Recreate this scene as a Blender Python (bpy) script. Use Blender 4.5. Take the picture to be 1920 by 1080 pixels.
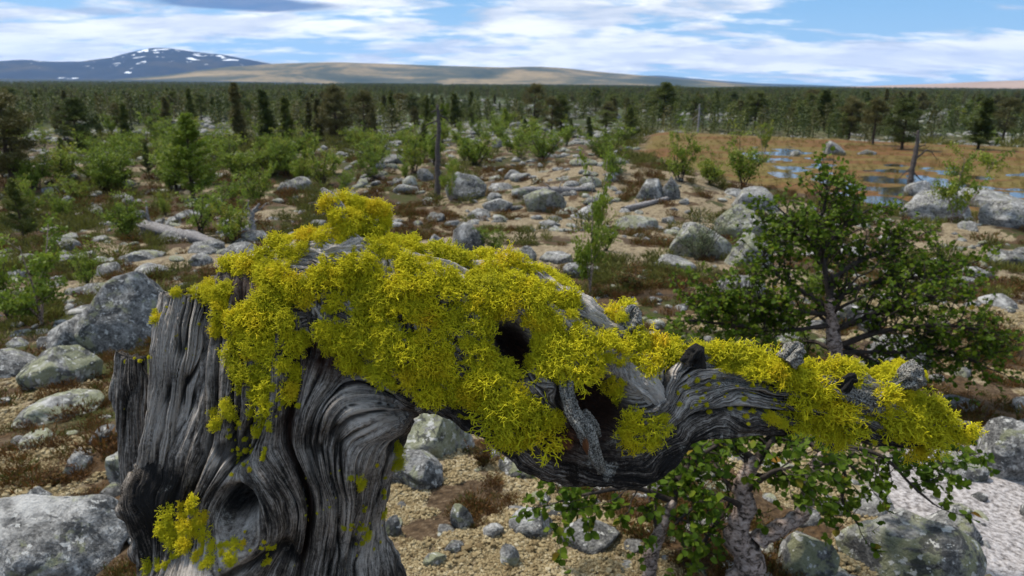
import bpy, bmesh, math, random
import numpy as np
from mathutils import Vector, Matrix, Euler
from mathutils.bvhtree import BVHTree

for o in list(bpy.data.objects):
    bpy.data.objects.remove(o, do_unlink=True)
scene = bpy.context.scene
COL = scene.collection
RAD = math.radians

# ------------------------------------------------------------------ camera
PITCH, ROLL, LENS = 16.75, 0.45, 24.0
FPX = LENS / 36.0 * 1920.0
CAM = np.array((0.0, 0.0, 1.65))
cam_data = bpy.data.cameras.new('camera')
cam_data.lens = LENS
cam_data.sensor_width = 36.0
cam_data.clip_start = 0.02
cam_data.clip_end = 60000.0
cam_data.dof.use_dof = True
cam_data.dof.focus_distance = 0.80
cam_data.dof.aperture_fstop = 11.0
cam = bpy.data.objects.new('camera', cam_data)
COL.objects.link(cam)
CM = Matrix.Rotation(RAD(90 - PITCH), 3, 'X') @ Matrix.Rotation(RAD(ROLL), 3, 'Z')
cam.matrix_world = Matrix.Translation(Vector(CAM)) @ CM.to_4x4()
scene.camera = cam
CMN = np.array(CM)
RIGHT, UP, FWD = CMN[:, 0], CMN[:, 1], -CMN[:, 2]

# ------------------------------------------------------------------ light
SUN_TO = np.array((-0.42, 0.30, 0.86)); SUN_TO /= np.linalg.norm(SUN_TO)
SUN_EL = math.asin(SUN_TO[2]); SUN_AZ = math.atan2(SUN_TO[0], SUN_TO[1])
sun_data = bpy.data.lights.new('sun', 'SUN')
sun_data.energy = 4.0
sun_data.angle = RAD(7.0)
sun_data.color = (1.0, 0.94, 0.84)
sun = bpy.data.objects.new('sun', sun_data)
sun.rotation_euler = Vector(-SUN_TO).to_track_quat('-Z', 'Y').to_euler()
sun.location = (-8, 6, 30)
COL.objects.link(sun)

world = bpy.data.worlds.new('World')
scene.world = world
world.use_nodes = True

class NT:
    """small helper to write node trees"""
    def __init__(self, tree):
        self.t = tree; self.n = tree.nodes; self.l = tree.links
    def node(self, kind, **kw):
        nd = self.n.new(kind)
        for k, v in kw.items():
            setattr(nd, k, v)
        return nd
    def put(self, sock, v):
        if isinstance(v, bpy.types.NodeSocket):
            self.l.new(v, sock)
        elif v is not None:
            if hasattr(sock, 'default_value'):
                try:
                    sock.default_value = v
                except Exception:
                    sock.default_value = (*v, 1.0) if len(v) == 3 else v
    def math(self, op, a, b=None, c=None, clamp=False):
        nd = self.node('ShaderNodeMath', operation=op, use_clamp=clamp)
        self.put(nd.inputs[0], a)
        if b is not None: self.put(nd.inputs[1], b)
        if c is not None: self.put(nd.inputs[2], c)
        return nd.outputs[0]
    def vmath(self, op, a, b=None, out=0):
        nd = self.node('ShaderNodeVectorMath', operation=op)
        self.put(nd.inputs[0], a)
        if b is not None: self.put(nd.inputs[1], b)
        return nd.outputs[out]
    def noise(self, vec, scale, detail=5, rough=0.6, dist=0.0, out=0, dims='3D'):
        nd = self.node('ShaderNodeTexNoise', noise_dimensions=dims)
        if vec is not None: self.put(nd.inputs['Vector'], vec)
        nd.inputs['Scale'].default_value = scale
        nd.inputs['Detail'].default_value = detail
        nd.inputs['Roughness'].default_value = rough
        nd.inputs['Distortion'].default_value = dist
        return nd.outputs[out]
    def voronoi(self, vec, scale, feature='F1', out='Distance', rnd=1.0):
        nd = self.node('ShaderNodeTexVoronoi', feature=feature)
        if vec is not None: self.put(nd.inputs['Vector'], vec)
        nd.inputs['Scale'].default_value = scale
        nd.inputs['Randomness'].default_value = rnd
        return nd.outputs[out]
    def ramp(self, fac, stops, interp='LINEAR'):
        nd = self.node('ShaderNodeValToRGB')
        cr = nd.color_ramp; cr.interpolation = interp
        while len(cr.elements) < len(stops): cr.elements.new(0.5)
        for e, (p, c) in zip(cr.elements, stops):
            e.position = p
            e.color = (c, c, c, 1) if isinstance(c, (int, float)) else (*c, 1)
        self.put(nd.inputs[0], fac)
        return nd.outputs[0]
    def sstep(self, v, lo, hi, a=0.0, b=1.0):
        nd = self.node('ShaderNodeMapRange', interpolation_type='SMOOTHSTEP')
        self.put(nd.inputs[0], v)
        nd.inputs[1].default_value = lo; nd.inputs[2].default_value = hi
        nd.inputs[3].default_value = a; nd.inputs[4].default_value = b
        return nd.outputs[0]
    def mix(self, fac, a, b, mode='MIX'):
        nd = self.node('ShaderNodeMix', data_type='RGBA', blend_type=mode)
        self.put(nd.inputs[0], fac); self.put(nd.inputs[6], a); self.put(nd.inputs[7], b)
        return nd.outputs[2]
    def attr(self, name, out='Fac'):
        nd = self.node('ShaderNodeAttribute'); nd.attribute_name = name
        return nd.outputs[out]
    def comb(self, x, y, z):
        nd = self.node('ShaderNodeCombineXYZ')
        self.put(nd.inputs[0], x); self.put(nd.inputs[1], y); self.put(nd.inputs[2], z)
        return nd.outputs[0]
    def sep(self, v):
        nd = self.node('ShaderNodeSeparateXYZ'); self.put(nd.inputs[0], v)
        return nd.outputs
    def bump(self, height, strength, dist, normal=None):
        nd = self.node('ShaderNodeBump')
        nd.inputs['Strength'].default_value = strength
        nd.inputs['Distance'].default_value = dist
        self.put(nd.inputs['Height'], height)
        if normal is not None: self.put(nd.inputs['Normal'], normal)
        return nd.outputs[0]

def px_dir(px, py):
    v = RIGHT * (px - 960) / FPX - UP * (py - 540) / FPX + FWD
    return v / np.linalg.norm(v)

def build_world():
    nt = NT(world.node_tree); nt.n.clear()
    out = nt.node('ShaderNodeOutputWorld')
    bg = nt.node('ShaderNodeBackground')
    bg.inputs['Strength'].default_value = 0.10
    sky = nt.node('ShaderNodeTexSky', sky_type='NISHITA')
    sky.sun_disc = False
    sky.sun_elevation = SUN_EL
    sky.sun_rotation = SUN_AZ
    sky.altitude = 600
    sky.air_density = 1.0
    sky.dust_density = 0.35
    sky.ozone_density = 1.6
    d = nt.node('ShaderNodeTexCoord').outputs['Generated']
    s = nt.sep(d)
    zz = nt.math('ADD', nt.math('MAXIMUM', s[2], 0.0), 0.16)
    p = nt.comb(nt.math('DIVIDE', s[0], zz), nt.math('DIVIDE', s[1], zz), 0.0)
    p = nt.vmath('ADD', p, (3.1, 7.7, 0.0))
    warp = nt.noise(p, 0.55, 3, 0.5, out=1)
    pw = nt.vmath('ADD', p, nt.vmath('SCALE', nt.vmath('SUBTRACT', warp, (0.5, 0.5, 0.5)), None))
    pw.node.inputs[1].links[0].from_node.inputs['Scale'].default_value = 0.9
    big = nt.noise(pw, 0.62, 7, 0.55, 0.25)
    fine = nt.noise(nt.vmath('MULTIPLY', p, (1.0, 1.5, 1.0)), 2.7, 7, 0.54, 0.25)
    field = nt.math('ADD', nt.math('MULTIPLY', big, 0.5), nt.math('MULTIPLY', fine, 0.5))
    def spot(px, py, hw, hh, amp, acc):
        c = px_dir(px, py)
        v = nt.vmath('SUBTRACT', d, tuple(c))
        lat = np.array((c[1], -c[0], 0)); lat /= np.linalg.norm(lat)
        a = nt.math('DIVIDE', nt.vmath('DOT_PRODUCT', v, tuple(lat), out=1), hw / FPX)
        b = nt.math('DIVIDE', nt.sep(v)[2], hh / FPX)
        r2 = nt.math('ADD', nt.math('MULTIPLY', a, a), nt.math('MULTIPLY', b, b))
        e = nt.math('MULTIPLY', nt.math('EXPONENT', nt.math('MULTIPLY', r2, -1.0)), amp)
        return e if acc is None else nt.math('ADD', acc, e)
    acc = None
    for a in ((930, 70, 330, 75, 0.115), (1330, 105, 330, 22, 0.10), (1750, 108, 260, 18, 0.11), (100, 80, 190, 40, 0.10),
              (430, 45, 200, 16, 0.10), (320, 72, 40, 9, 0.10), (1890, 85, 40, 20, 0.10), (1290, 30, 160, 16, 0.06), (1870, 20, 45, 7, 0.12),
              (1620, 35, 300, 34, -0.17), (90, 10, 140, 16, -0.05), (560, 75, 90, 18, -0.05),
              (1500, 145, 300, 10, -0.04), (640, 100, 60, 30, -0.03), (330, 88, 130, 10, -0.05)):
        acc = spot(*a, acc)
    field = nt.math('ADD', field, acc)
    mask = nt.sstep(field, 0.445, 0.575)
    shade = nt.noise(nt.vmath('ADD', nt.vmath('MULTIPLY', pw, (1.0, 1.4, 1.0)), (11.0, 4.0, 0.0)), 1.5, 6, 0.6, 0.2)
    cl = nt.mix(nt.sstep(shade, 0.38, 0.62), (5.0, 5.5, 6.4), (10.2, 10.1, 9.9))
    edge = nt.sstep(field, 0.50, 0.68)
    cl = nt.mix(nt.math('MULTIPLY', edge, 0.5), cl, (9.6, 9.6, 9.6))
    bluesky = nt.mix(0.75, sky.outputs[0], (1.5, 3.7, 6.6))
    hz = nt.sstep(s[2], 0.0, 0.13, 1.0, 0.0)
    bluesky = nt.mix(nt.math('MULTIPLY', hz, 0.5), bluesky, (4.3, 6.5, 8.2))
    col = nt.mix(nt.math('MULTIPLY', mask, 0.93), bluesky, cl)
    # the one dark cloud bank over the mountain
    dk = spot(450, 6, 150, 13, 1.0, None)
    dk = nt.sstep(nt.math('ADD', dk, nt.math('MULTIPLY', nt.math('SUBTRACT', fine, 0.5), 0.9)), 0.28, 0.62)
    col = nt.mix(nt.math('MULTIPLY', dk, 0.9), col, (0.95, 1.75, 3.4))
    dk2 = spot(190, 22, 55, 7, 1.0, None)
    dk2 = nt.sstep(nt.math('ADD', dk2, nt.math('MULTIPLY', nt.math('SUBTRACT', fine, 0.5), 0.9)), 0.35, 0.8)
    col = nt.mix(nt.math('MULTIPLY', dk2, 0.6), col, (3.2, 3.9, 5.2))
    nt.put(bg.inputs['Color'], col)
    nt.l.new(bg.outputs[0], out.inputs['Surface'])
build_world()

vs = scene.view_settings
scene.display_settings.display_device = 'sRGB'
vs.view_transform = 'Standard'
vs.look = 'None'
vs.exposure = 0.42
vs.gamma = 1.0
vs.use_curve_mapping = False
scene.render.engine = 'CYCLES'
scene.cycles.use_denoising = True
scene.cycles.max_bounces = 6
scene.cycles.diffuse_bounces = 3
scene.cycles.glossy_bounces = 2
scene.cycles.transmission_bounces = 3
scene.cycles.volume_bounces = 1
scene.cycles.transparent_max_bounces = 8

# ------------------------------------------------------------------ helpers
def sm(t): return t * t * (3 - 2 * t)
def sstep(x, a, b):
    t = np.clip((np.asarray(x, float) - a) / (b - a), 0, 1)
    return t * t * (3 - 2 * t)
def _h(ix, iy, seed):
    ix = ix.astype(np.int64).astype(np.uint64); iy = iy.astype(np.int64).astype(np.uint64)
    h = (ix * np.uint64(374761393) + iy * np.uint64(668265263) + np.uint64(seed * 2654435761 % (1 << 32))) & np.uint64(0xffffffff)
    h = ((h ^ (h >> np.uint64(13))) * np.uint64(1274126177)) & np.uint64(0xffffffff)
    h = h ^ (h >> np.uint64(16))
    h = (h * np.uint64(2246822519)) & np.uint64(0xffffffff)
    h = h ^ (h >> np.uint64(15))
    return h.astype(np.float64) / 4294967295.0
def vnoise(x, y, seed=0):
    x = np.asarray(x, float); y = np.asarray(y, float)
    x, y = np.broadcast_arrays(x, y)
    ix = np.floor(x); iy = np.floor(y)
    fx = sm(x - ix); fy = sm(y - iy)
    a = _h(ix, iy, seed); b = _h(ix + 1, iy, seed); c = _h(ix, iy + 1, seed); e = _h(ix + 1, iy + 1, seed)
    return (a * (1 - fx) + b * fx) * (1 - fy) + (c * (1 - fx) + e * fx) * fy
def fbm(x, y, seed=0, octv=4, gain=0.5):
    x = np.asarray(x, float); y = np.asarray(y, float)
    s = 0.0; a = 1.0; t = 0.0
    for i in range(octv):
        s = s + a * vnoise(x * 2 ** i + 17.3 * i, y * 2 ** i - 9.1 * i, seed + i); t += a; a *= gain
    return s / t
def noise3(P, scale, seed=0):
    """cheap 3d noise from three slices"""
    p = P * scale
    return (vnoise(p[:, 0] + 0.37 * p[:, 2], p[:, 1], seed) + vnoise(p[:, 1] + 0.29 * p[:, 0], p[:, 2], seed + 7) + vnoise(p[:, 2] - 0.31 * p[:, 1], p[:, 0], seed + 13)) / 3

def mesh_np(name, V, F, mat=None, smooth=True, attrs=None):
    """V (n,3); F list of arrays of faces (k,3)/(k,4)"""
    me = bpy.data.meshes.new(name)
    V = np.asarray(V, np.float32)
    if isinstance(F, np.ndarray): F = [F]
    F = [f for f in F if len(f)]
    loops = np.concatenate([f.ravel() for f in F]).astype(np.int32)
    tot = np.concatenate([np.full(len(f), f.shape[1], np.int32) for f in F])
    st = np.concatenate(([0], np.cumsum(tot)[:-1])).astype(np.int32)
    me.vertices.add(len(V)); me.vertices.foreach_set('co', V.ravel())
    me.loops.add(len(loops)); me.loops.foreach_set('vertex_index', loops)
    me.polygons.add(len(tot)); me.polygons.foreach_set('loop_start', st); me.polygons.foreach_set('loop_total', tot)
    me.polygons.foreach_set('use_smooth', np.full(len(tot), smooth, bool))
    me.update(calc_edges=True)
    me.validate()
    for k, a in (attrs or {}).items():
        a = np.asarray(a, np.float32)
        if a.ndim == 1:
            at = me.attributes.new(k, 'FLOAT', 'POINT'); at.data.foreach_set('value', a)
        else:
            at = me.attributes.new(k, 'FLOAT_VECTOR', 'POINT'); at.data.foreach_set('vector', a.ravel())
    if mat: me.materials.append(mat)
    return me

class MB:
    def __init__(self): self.V = []; self.T = []; self.Q = []; self.n = 0; self.A = []
    def add(self, V, T=None, Q=None, a=0.0):
        V = np.asarray(V, float)
        self.V.append(V)
        if T is not None and len(T): self.T.append(np.asarray(T) + self.n)
        if Q is not None and len(Q): self.Q.append(np.asarray(Q) + self.n)
        self.A.append(np.full(len(V), a) if np.isscalar(a) else np.asarray(a))
        self.n += len(V)
    def tube(self, P, R, sides=5, cap=True, a=0.0):
        P = np.asarray(P, float); n = len(P)
        R = np.broadcast_to(np.asarray(R, float), (n,))
        T = np.gradient(P, axis=0); T /= np.linalg.norm(T, axis=1)[:, None] + 1e-12
        ref = np.array((0.0, 0, 1.0)) if abs(T[:, 2]).mean() < 0.8 else np.array((1.0, 0, 0))
        N = np.cross(T, ref); N /= np.linalg.norm(N, axis=1)[:, None] + 1e-12
        B = np.cross(T, N)
        th = np.arange(sides) / sides * 2 * math.pi
        V = P[:, None] + R[:, None, None] * (np.cos(th)[None, :, None] * N[:, None] + np.sin(th)[None, :, None] * B[:, None])
        V = V.reshape(-1, 3)
        i = np.arange(n - 1)[:, None] * sides; j = np.arange(sides)[None]; k = (j + 1) % sides
        Q = np.stack([i + j, i + k, i + sides + k, i + sides + j], -1).reshape(-1, 4)
        T3 = None
        if cap:
            V = np.vstack([V, P[-1] + T[-1] * R[-1] * 0.5])
            e = (n - 1) * sides
            T3 = np.stack([e + np.arange(sides), e + (np.arange(sides) + 1) % sides, np.full(sides, n * sides)], -1)
        self.add(V, T3, Q, a)
    def mesh(self, name, mat=None, smooth=True, attr=None):
        V = np.vstack(self.V)
        F = []
        if self.T: F.append(np.vstack(self.T))
        if self.Q: F.append(np.vstack(self.Q))
        return mesh_np(name, V, F, mat, smooth, {attr: np.concatenate(self.A)} if attr else None)

def obj(name, me, parent=None, loc=None, rot=None, scl=None):
    o = bpy.data.objects.new(name, me)
    COL.objects.link(o)
    if parent is not None: o.parent = parent
    if loc is not None: o.location = loc
    if rot is not None: o.rotation_euler = rot
    if scl is not None: o.scale = scl
    return o
def tag(o, label=None, cat=None, group=None, kind=None):
    if label: o['label'] = label
    if cat: o['category'] = cat
    if group: o['group'] = group
    if kind: o['kind'] = kind
    return o
def material(name, rough=0.85, spec=0.3):
    m = bpy.data.materials.new(name); m.use_nodes = True
    nt = NT(m.node_tree); nt.n.clear()
    out = nt.node('ShaderNodeOutputMaterial')
    b = nt.node('ShaderNodeBsdfPrincipled')
    b.inputs['Roughness'].default_value = rough
    b.inputs['Specular IOR Level'].default_value = spec
    nt.l.new(b.outputs[0], out.inputs['Surface'])
    return m, nt, b

hidden_lib = {}
def lib_collection(name, meshes):
    """meshes kept for the scattered 'stuff'; the collection is not linked to the scene"""
    c = bpy.data.collections.new(name)
    for i, me in enumerate(meshes):
        o = bpy.data.objects.new('%s_%02d' % (name, i), me)
        c.objects.link(o)
    hidden_lib[name] = c
    return c
def scatter(name, pts, rots, scls, idx, coll, label, cat):
    me = bpy.data.meshes.new(name)
    n = len(pts)
    me.vertices.add(n); me.vertices.foreach_set('co', np.asarray(pts, np.float32).ravel())
    a = me.attributes.new('prot', 'FLOAT_VECTOR', 'POINT'); a.data.foreach_set('vector', np.asarray(rots, np.float32).ravel())
    a = me.attributes.new('pscl', 'FLOAT_VECTOR', 'POINT'); a.data.foreach_set('vector', np.asarray(scls, np.float32).ravel())
    a = me.attributes.new('pidx', 'INT', 'POINT'); a.data.foreach_set('value', np.asarray(idx, np.int32))
    o = obj(name, me)
    g = bpy.data.node_groups.new(name + '_nodes', 'GeometryNodeTree')
    g.interface.new_socket('Geometry', in_out='INPUT', socket_type='NodeSocketGeometry')
    g.interface.new_socket('Geometry', in_out='OUTPUT', socket_type='NodeSocketGeometry')
    N = g.nodes; L = g.links
    gi = N.new('NodeGroupInput'); go = N.new('NodeGroupOutput')
    iop = N.new('GeometryNodeInstanceOnPoints')
    ci = N.new('GeometryNodeCollectionInfo')
    ci.inputs['Collection'].default_value = coll
    ci.inputs['Separate Children'].default_value = True
    ci.inputs['Reset Children'].default_value = True
    def na(nm, t):
        x = N.new('GeometryNodeInputNamedAttribute'); x.data_type = t; x.inputs['Name'].default_value = nm
        return x.outputs['Attribute']
    L.new(gi.outputs[0], iop.inputs['Points'])
    L.new(ci.outputs[0], iop.inputs['Instance'])
    iop.inputs['Pick Instance'].default_value = True
    L.new(na('pidx', 'INT'), iop.inputs['Instance Index'])
    er = N.new('FunctionNodeEulerToRotation')
    L.new(na('prot', 'FLOAT_VECTOR'), er.inputs[0])
    L.new(er.outputs[0], iop.inputs['Rotation'])
    L.new(na('pscl', 'FLOAT_VECTOR'), iop.inputs['Scale'])
    L.new(iop.outputs[0], go.inputs[0])
    md = o.modifiers.new('scatter', 'NODES'); md.node_group = g
    if label:
        tag(o, label, cat, kind='stuff')
    else:
        o['kind'] = 'stuff'
    return o
# ------------------------------------------------------------------ terrain
_DR = np.array((0, 1, 2, 3, 5, 8, 12, 20, 30, 45, 70, 120, 200, 400, 800, 1500, 3000, 8000, 40000.0))
_DD = np.array((1.62, 1.62, 1.67, 1.79, 2.06, 2.5, 3.05, 4.0, 4.8, 5.3, 6.0, 7.2, 8.6, 10.5, 12.0, 13.5, 15.0, 17.0, 18.0))
def base_depth(r): return np.interp(np.log(r + 1), np.log(_DR + 1), _DD)
def ray(px, py):
    return RIGHT * (px - 960) / FPX - UP * (py - 540) / FPX + FWD
def flat_at(px, py):
    d = ray(px, py); lo = 0.3
    for t in np.geomspace(0.5, 30000, 1500):
        p = CAM + d * t
        if p[2] < CAM[2] - base_depth(math.hypot(p[0], p[1])): return p
    return CAM + d * 30000
MOUNDS = []
for px, py, rx, ry, hgt in ((1160, 372, 5.0, 4.2, 1.15), (1010, 470, 2.4, 1.8, 0.28), (330, 500, 1.9, 0.9, 0.16), (1880, 450, 3.0, 2.0, 0.45), (1420, 450, 1.6, 1.6, 0.3), (620, 330, 6, 3, 0.5), (180, 330, 6, 4, 0.4)):
    p = flat_at(px, py); MOUNDS.append((p[0], p[1], rx, ry, hgt))
_b = [flat_at(*q) for q in ((1250, 268), (1920, 300), (1990, 395), (1700, 385), (1420, 340), (1240, 300))]
BOG = np.array([(p[0], p[1]) for p in _b])
def in_poly(x, y, poly, soft):
    """signed soft mask: 1 inside, fading over 'soft' metres outside"""
    x = np.asarray(x, float); y = np.asarray(y, float)
    ins = np.zeros(x.shape, bool); dmin = np.full(x.shape, 1e9)
    n = len(poly)
    for i in range(n):
        x0, y0 = poly[i]; x1, y1 = poly[(i + 1) % n]
        c = ((y0 > y) != (y1 > y)) & (x < (x1 - x0) * (y - y0) / (y1 - y0 + 1e-12) + x0)
        ins ^= c
        dx, dy = x1 - x0, y1 - y0
        t = np.clip(((x - x0) * dx + (y - y0) * dy) / (dx * dx + dy * dy), 0, 1)
        dmin = np.minimum(dmin, np.hypot(x - x0 - t * dx, y - y0 - t * dy))
    return np.where(ins, 1.0, np.clip(1 - dmin / soft, 0, 1))
BOGZ = CAM[2] - 5.12
def ground_h(x, y):
    x = np.asarray(x, float); y = np.asarray(y, float)
    r = np.hypot(x, y)
    z = CAM[2] - base_depth(r)
    for mx, my, rx, ry, h in MOUNDS:
        z = z + h * np.exp(-((x - mx) / rx) ** 2 - ((y - my) / ry) ** 2)
    z = z + (fbm(x / 2.2, y / 2.2, 3, 4) - 0.5) * np.clip(0.10 + r * 0.022, 0, 0.75)
    z = z + (fbm(x / 23, y / 23, 9, 3) - 0.5) * np.clip((r - 8) * 0.05, 0, 1.5)
    z = z + (fbm(x / 190, y / 190, 19, 3) - 0.5) * np.clip((r - 80) * 0.015, 0, 3.5)
    near = np.clip((14 - r) / 8, 0, 1)
    z = z + near * ((fbm(x / 0.28, y / 0.28, 23, 4) - 0.5) * 0.07)
    b = sm(in_poly(x, y, BOG, 5.0))
    z = z * (1 - b) + (BOGZ + (fbm(x / 1.6, y / 1.6, 31, 3) - 0.5) * 0.20) * b
    return z
def at(px, py):
    d = ray(px, py)
    t = np.geomspace(0.9, 20000, 700)
    for _ in range(2):
        P = CAM + d * t[:, None]
        below = P[:, 2] < ground_h(P[:, 0], P[:, 1])
        i = int(np.argmax(below)) if below.any() else len(t) - 1
        t = np.linspace(t[max(i - 1, 0)], t[i], 24)
    return CAM + d * t[min(i, 23)]
def gz(x, y): return float(ground_h(np.array([x]), np.array([y]))[0])
def depth_of(p): return float(np.dot(np.asarray(p) - CAM, FWD))
def project(P):
    v = np.asarray(P, float) - CAM
    z = v @ FWD
    return 960 + FPX * (v @ RIGHT) / z, 540 - FPX * (v @ UP) / z, z

# patches of pale reindeer lichen / gravel traced on the ground
def ell(px, py, wpx, hpx):
    p = at(px, py); q = at(px + wpx, py); a = at(px, py - hpx * 0.999); b = at(px, py + hpx)
    return p[0], p[1], abs(q[0] - p[0]), max(0.15, 0.5 * math.hypot(a[0] - b[0], a[1] - b[1])), math.atan2(p[0], p[1])
def emask(x, y, E):
    m = np.zeros(np.shape(x))
    for ex, ey, rx, ry, az in E:
        dx = x - ex; dy = y - ey
        c, s = math.cos(az), math.sin(az)
        u = (dx * c - dy * s) / rx; v = (dx * s + dy * c) / ry
        m = np.maximum(m, np.clip(1.35 - np.hypot(u, v), 0, 1))
    return np.clip(m * 2.0, 0, 1)
TAN = [ell(*e) for e in ((330, 490, 170, 38), (1000, 440, 140, 52), (1150, 320, 130, 32), (930, 1000, 230, 90), (880, 920, 170, 70), (1880, 580, 90, 60), (1180, 470, 60, 30),
                         (1760, 420, 90, 30), (140, 740, 150, 25), (90, 860, 120, 30), (1130, 560, 80, 30), (880, 420, 60, 16), (520, 405, 60, 10),
                         (220, 460, 50, 14), (1270, 400, 60, 20), (1480, 560, 120, 30), (1600, 900, 160, 60), (60, 960, 60, 20))]
PATH = [ell(*e) for e in ((1850, 925, 140, 70), (1910, 1010, 90, 80), (1760, 870, 60, 26), (1800, 960, 120, 60), (1900, 880, 80, 40))]
RUST = [ell(*e) for e in ((130, 870, 140, 34), (60, 745, 110, 22), (140, 950, 90, 22), (905, 845, 46, 24), (1320, 1000, 140, 60), (1180, 520, 120, 30), (1000, 395, 90, 12),
                          (1860, 830, 60, 25), (320, 520, 120, 12), (1850, 640, 70, 40), (1200, 350, 80, 10), (800, 430, 60, 20))]
GREENISH = [ell(*e) for e in ((40, 690, 60, 16), (230, 690, 60, 26), (1250, 560, 90, 40), (600, 300, 500, 30), (800, 400, 60, 14))]

def COV_T(x, y):
    x = np.asarray(x, float); y = np.asarray(y, float)
    r = np.hypot(x, y)
    f = fbm(x / 0.9, y / 0.9, 111, 5, 0.62) - 0.5 + 0.10 * (fbm(x / 0.13, y / 0.13, 117, 2) - 0.5)
    return sstep(f + np.where(r > 7, 0.185, 0.26) * emask(x, y, TAN) - 0.10 + 0.09 * np.clip((4.6 - r) / 1.5, 0, 1) - 0.1 * emask(x, y, RUST), -0.03, 0.05)
def COV_M(x, y):
    x = np.asarray(x, float); y = np.asarray(y, float)
    return np.clip((np.hypot(x, y) - 3.0) / 2.0, 0.15, 1) * sstep(fbm(x / 1.5, y / 1.5, 113, 5, 0.6) + 0.15 * emask(x, y, GREENISH), 0.49, 0.56)
def COV_R(x, y):
    x = np.asarray(x, float); y = np.asarray(y, float)
    return sstep(fbm(x / 0.8, y / 0.8, 119, 5, 0.6) + 0.2 * emask(x, y, RUST), 0.53, 0.60)
def build_ground():
    rr = np.concatenate([np.geomspace(0.25, 1.2, 12), np.geomspace(1.25, 14, 245), np.geomspace(14.2, 120, 145), np.geomspace(123, 17000, 110)])
    az = np.concatenate([np.linspace(-math.pi, -0.86, 34)[:-1], np.linspace(-0.86, 0.86, 480), np.linspace(0.86, math.pi, 34)[1:-1]])
    R, A = np.meshgrid(rr, az, indexing='ij')
    X = R * np.sin(A); Y = R * np.cos(A)
    Z = ground_h(X, Y)
    n, m = R.shape
    V = np.stack([X, Y, Z], -1).reshape(-1, 3)
    V = np.vstack([V, (0, 0, gz(0, 0))])
    i = np.arange(n - 1)[:, None] * m; j = np.arange(m)[None]; k = (j + 1) % m
    Q = np.stack([i + j, i + m + j, i + m + k, i + k], -1).reshape(-1, 4)
    j = np.arange(m)
    T = np.stack([np.full(m, n * m), j, (j + 1) % m], -1)
    x, y = V[:, 0], V[:, 1]
    me = mesh_np('ground', V, [Q, T], M_GROUND, True, {
        'tan': COV_T(x, y), 'path': emask(x, y, PATH), 'rust': COV_R(x, y), 'green': COV_M(x, y), 'bog': in_poly(x, y, BOG, 4.0)})
    o = obj('ground', me)
    tag(o, 'tan lichen heath and brown moorland rolling down to the forest plain', 'ground', kind='structure')

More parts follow.
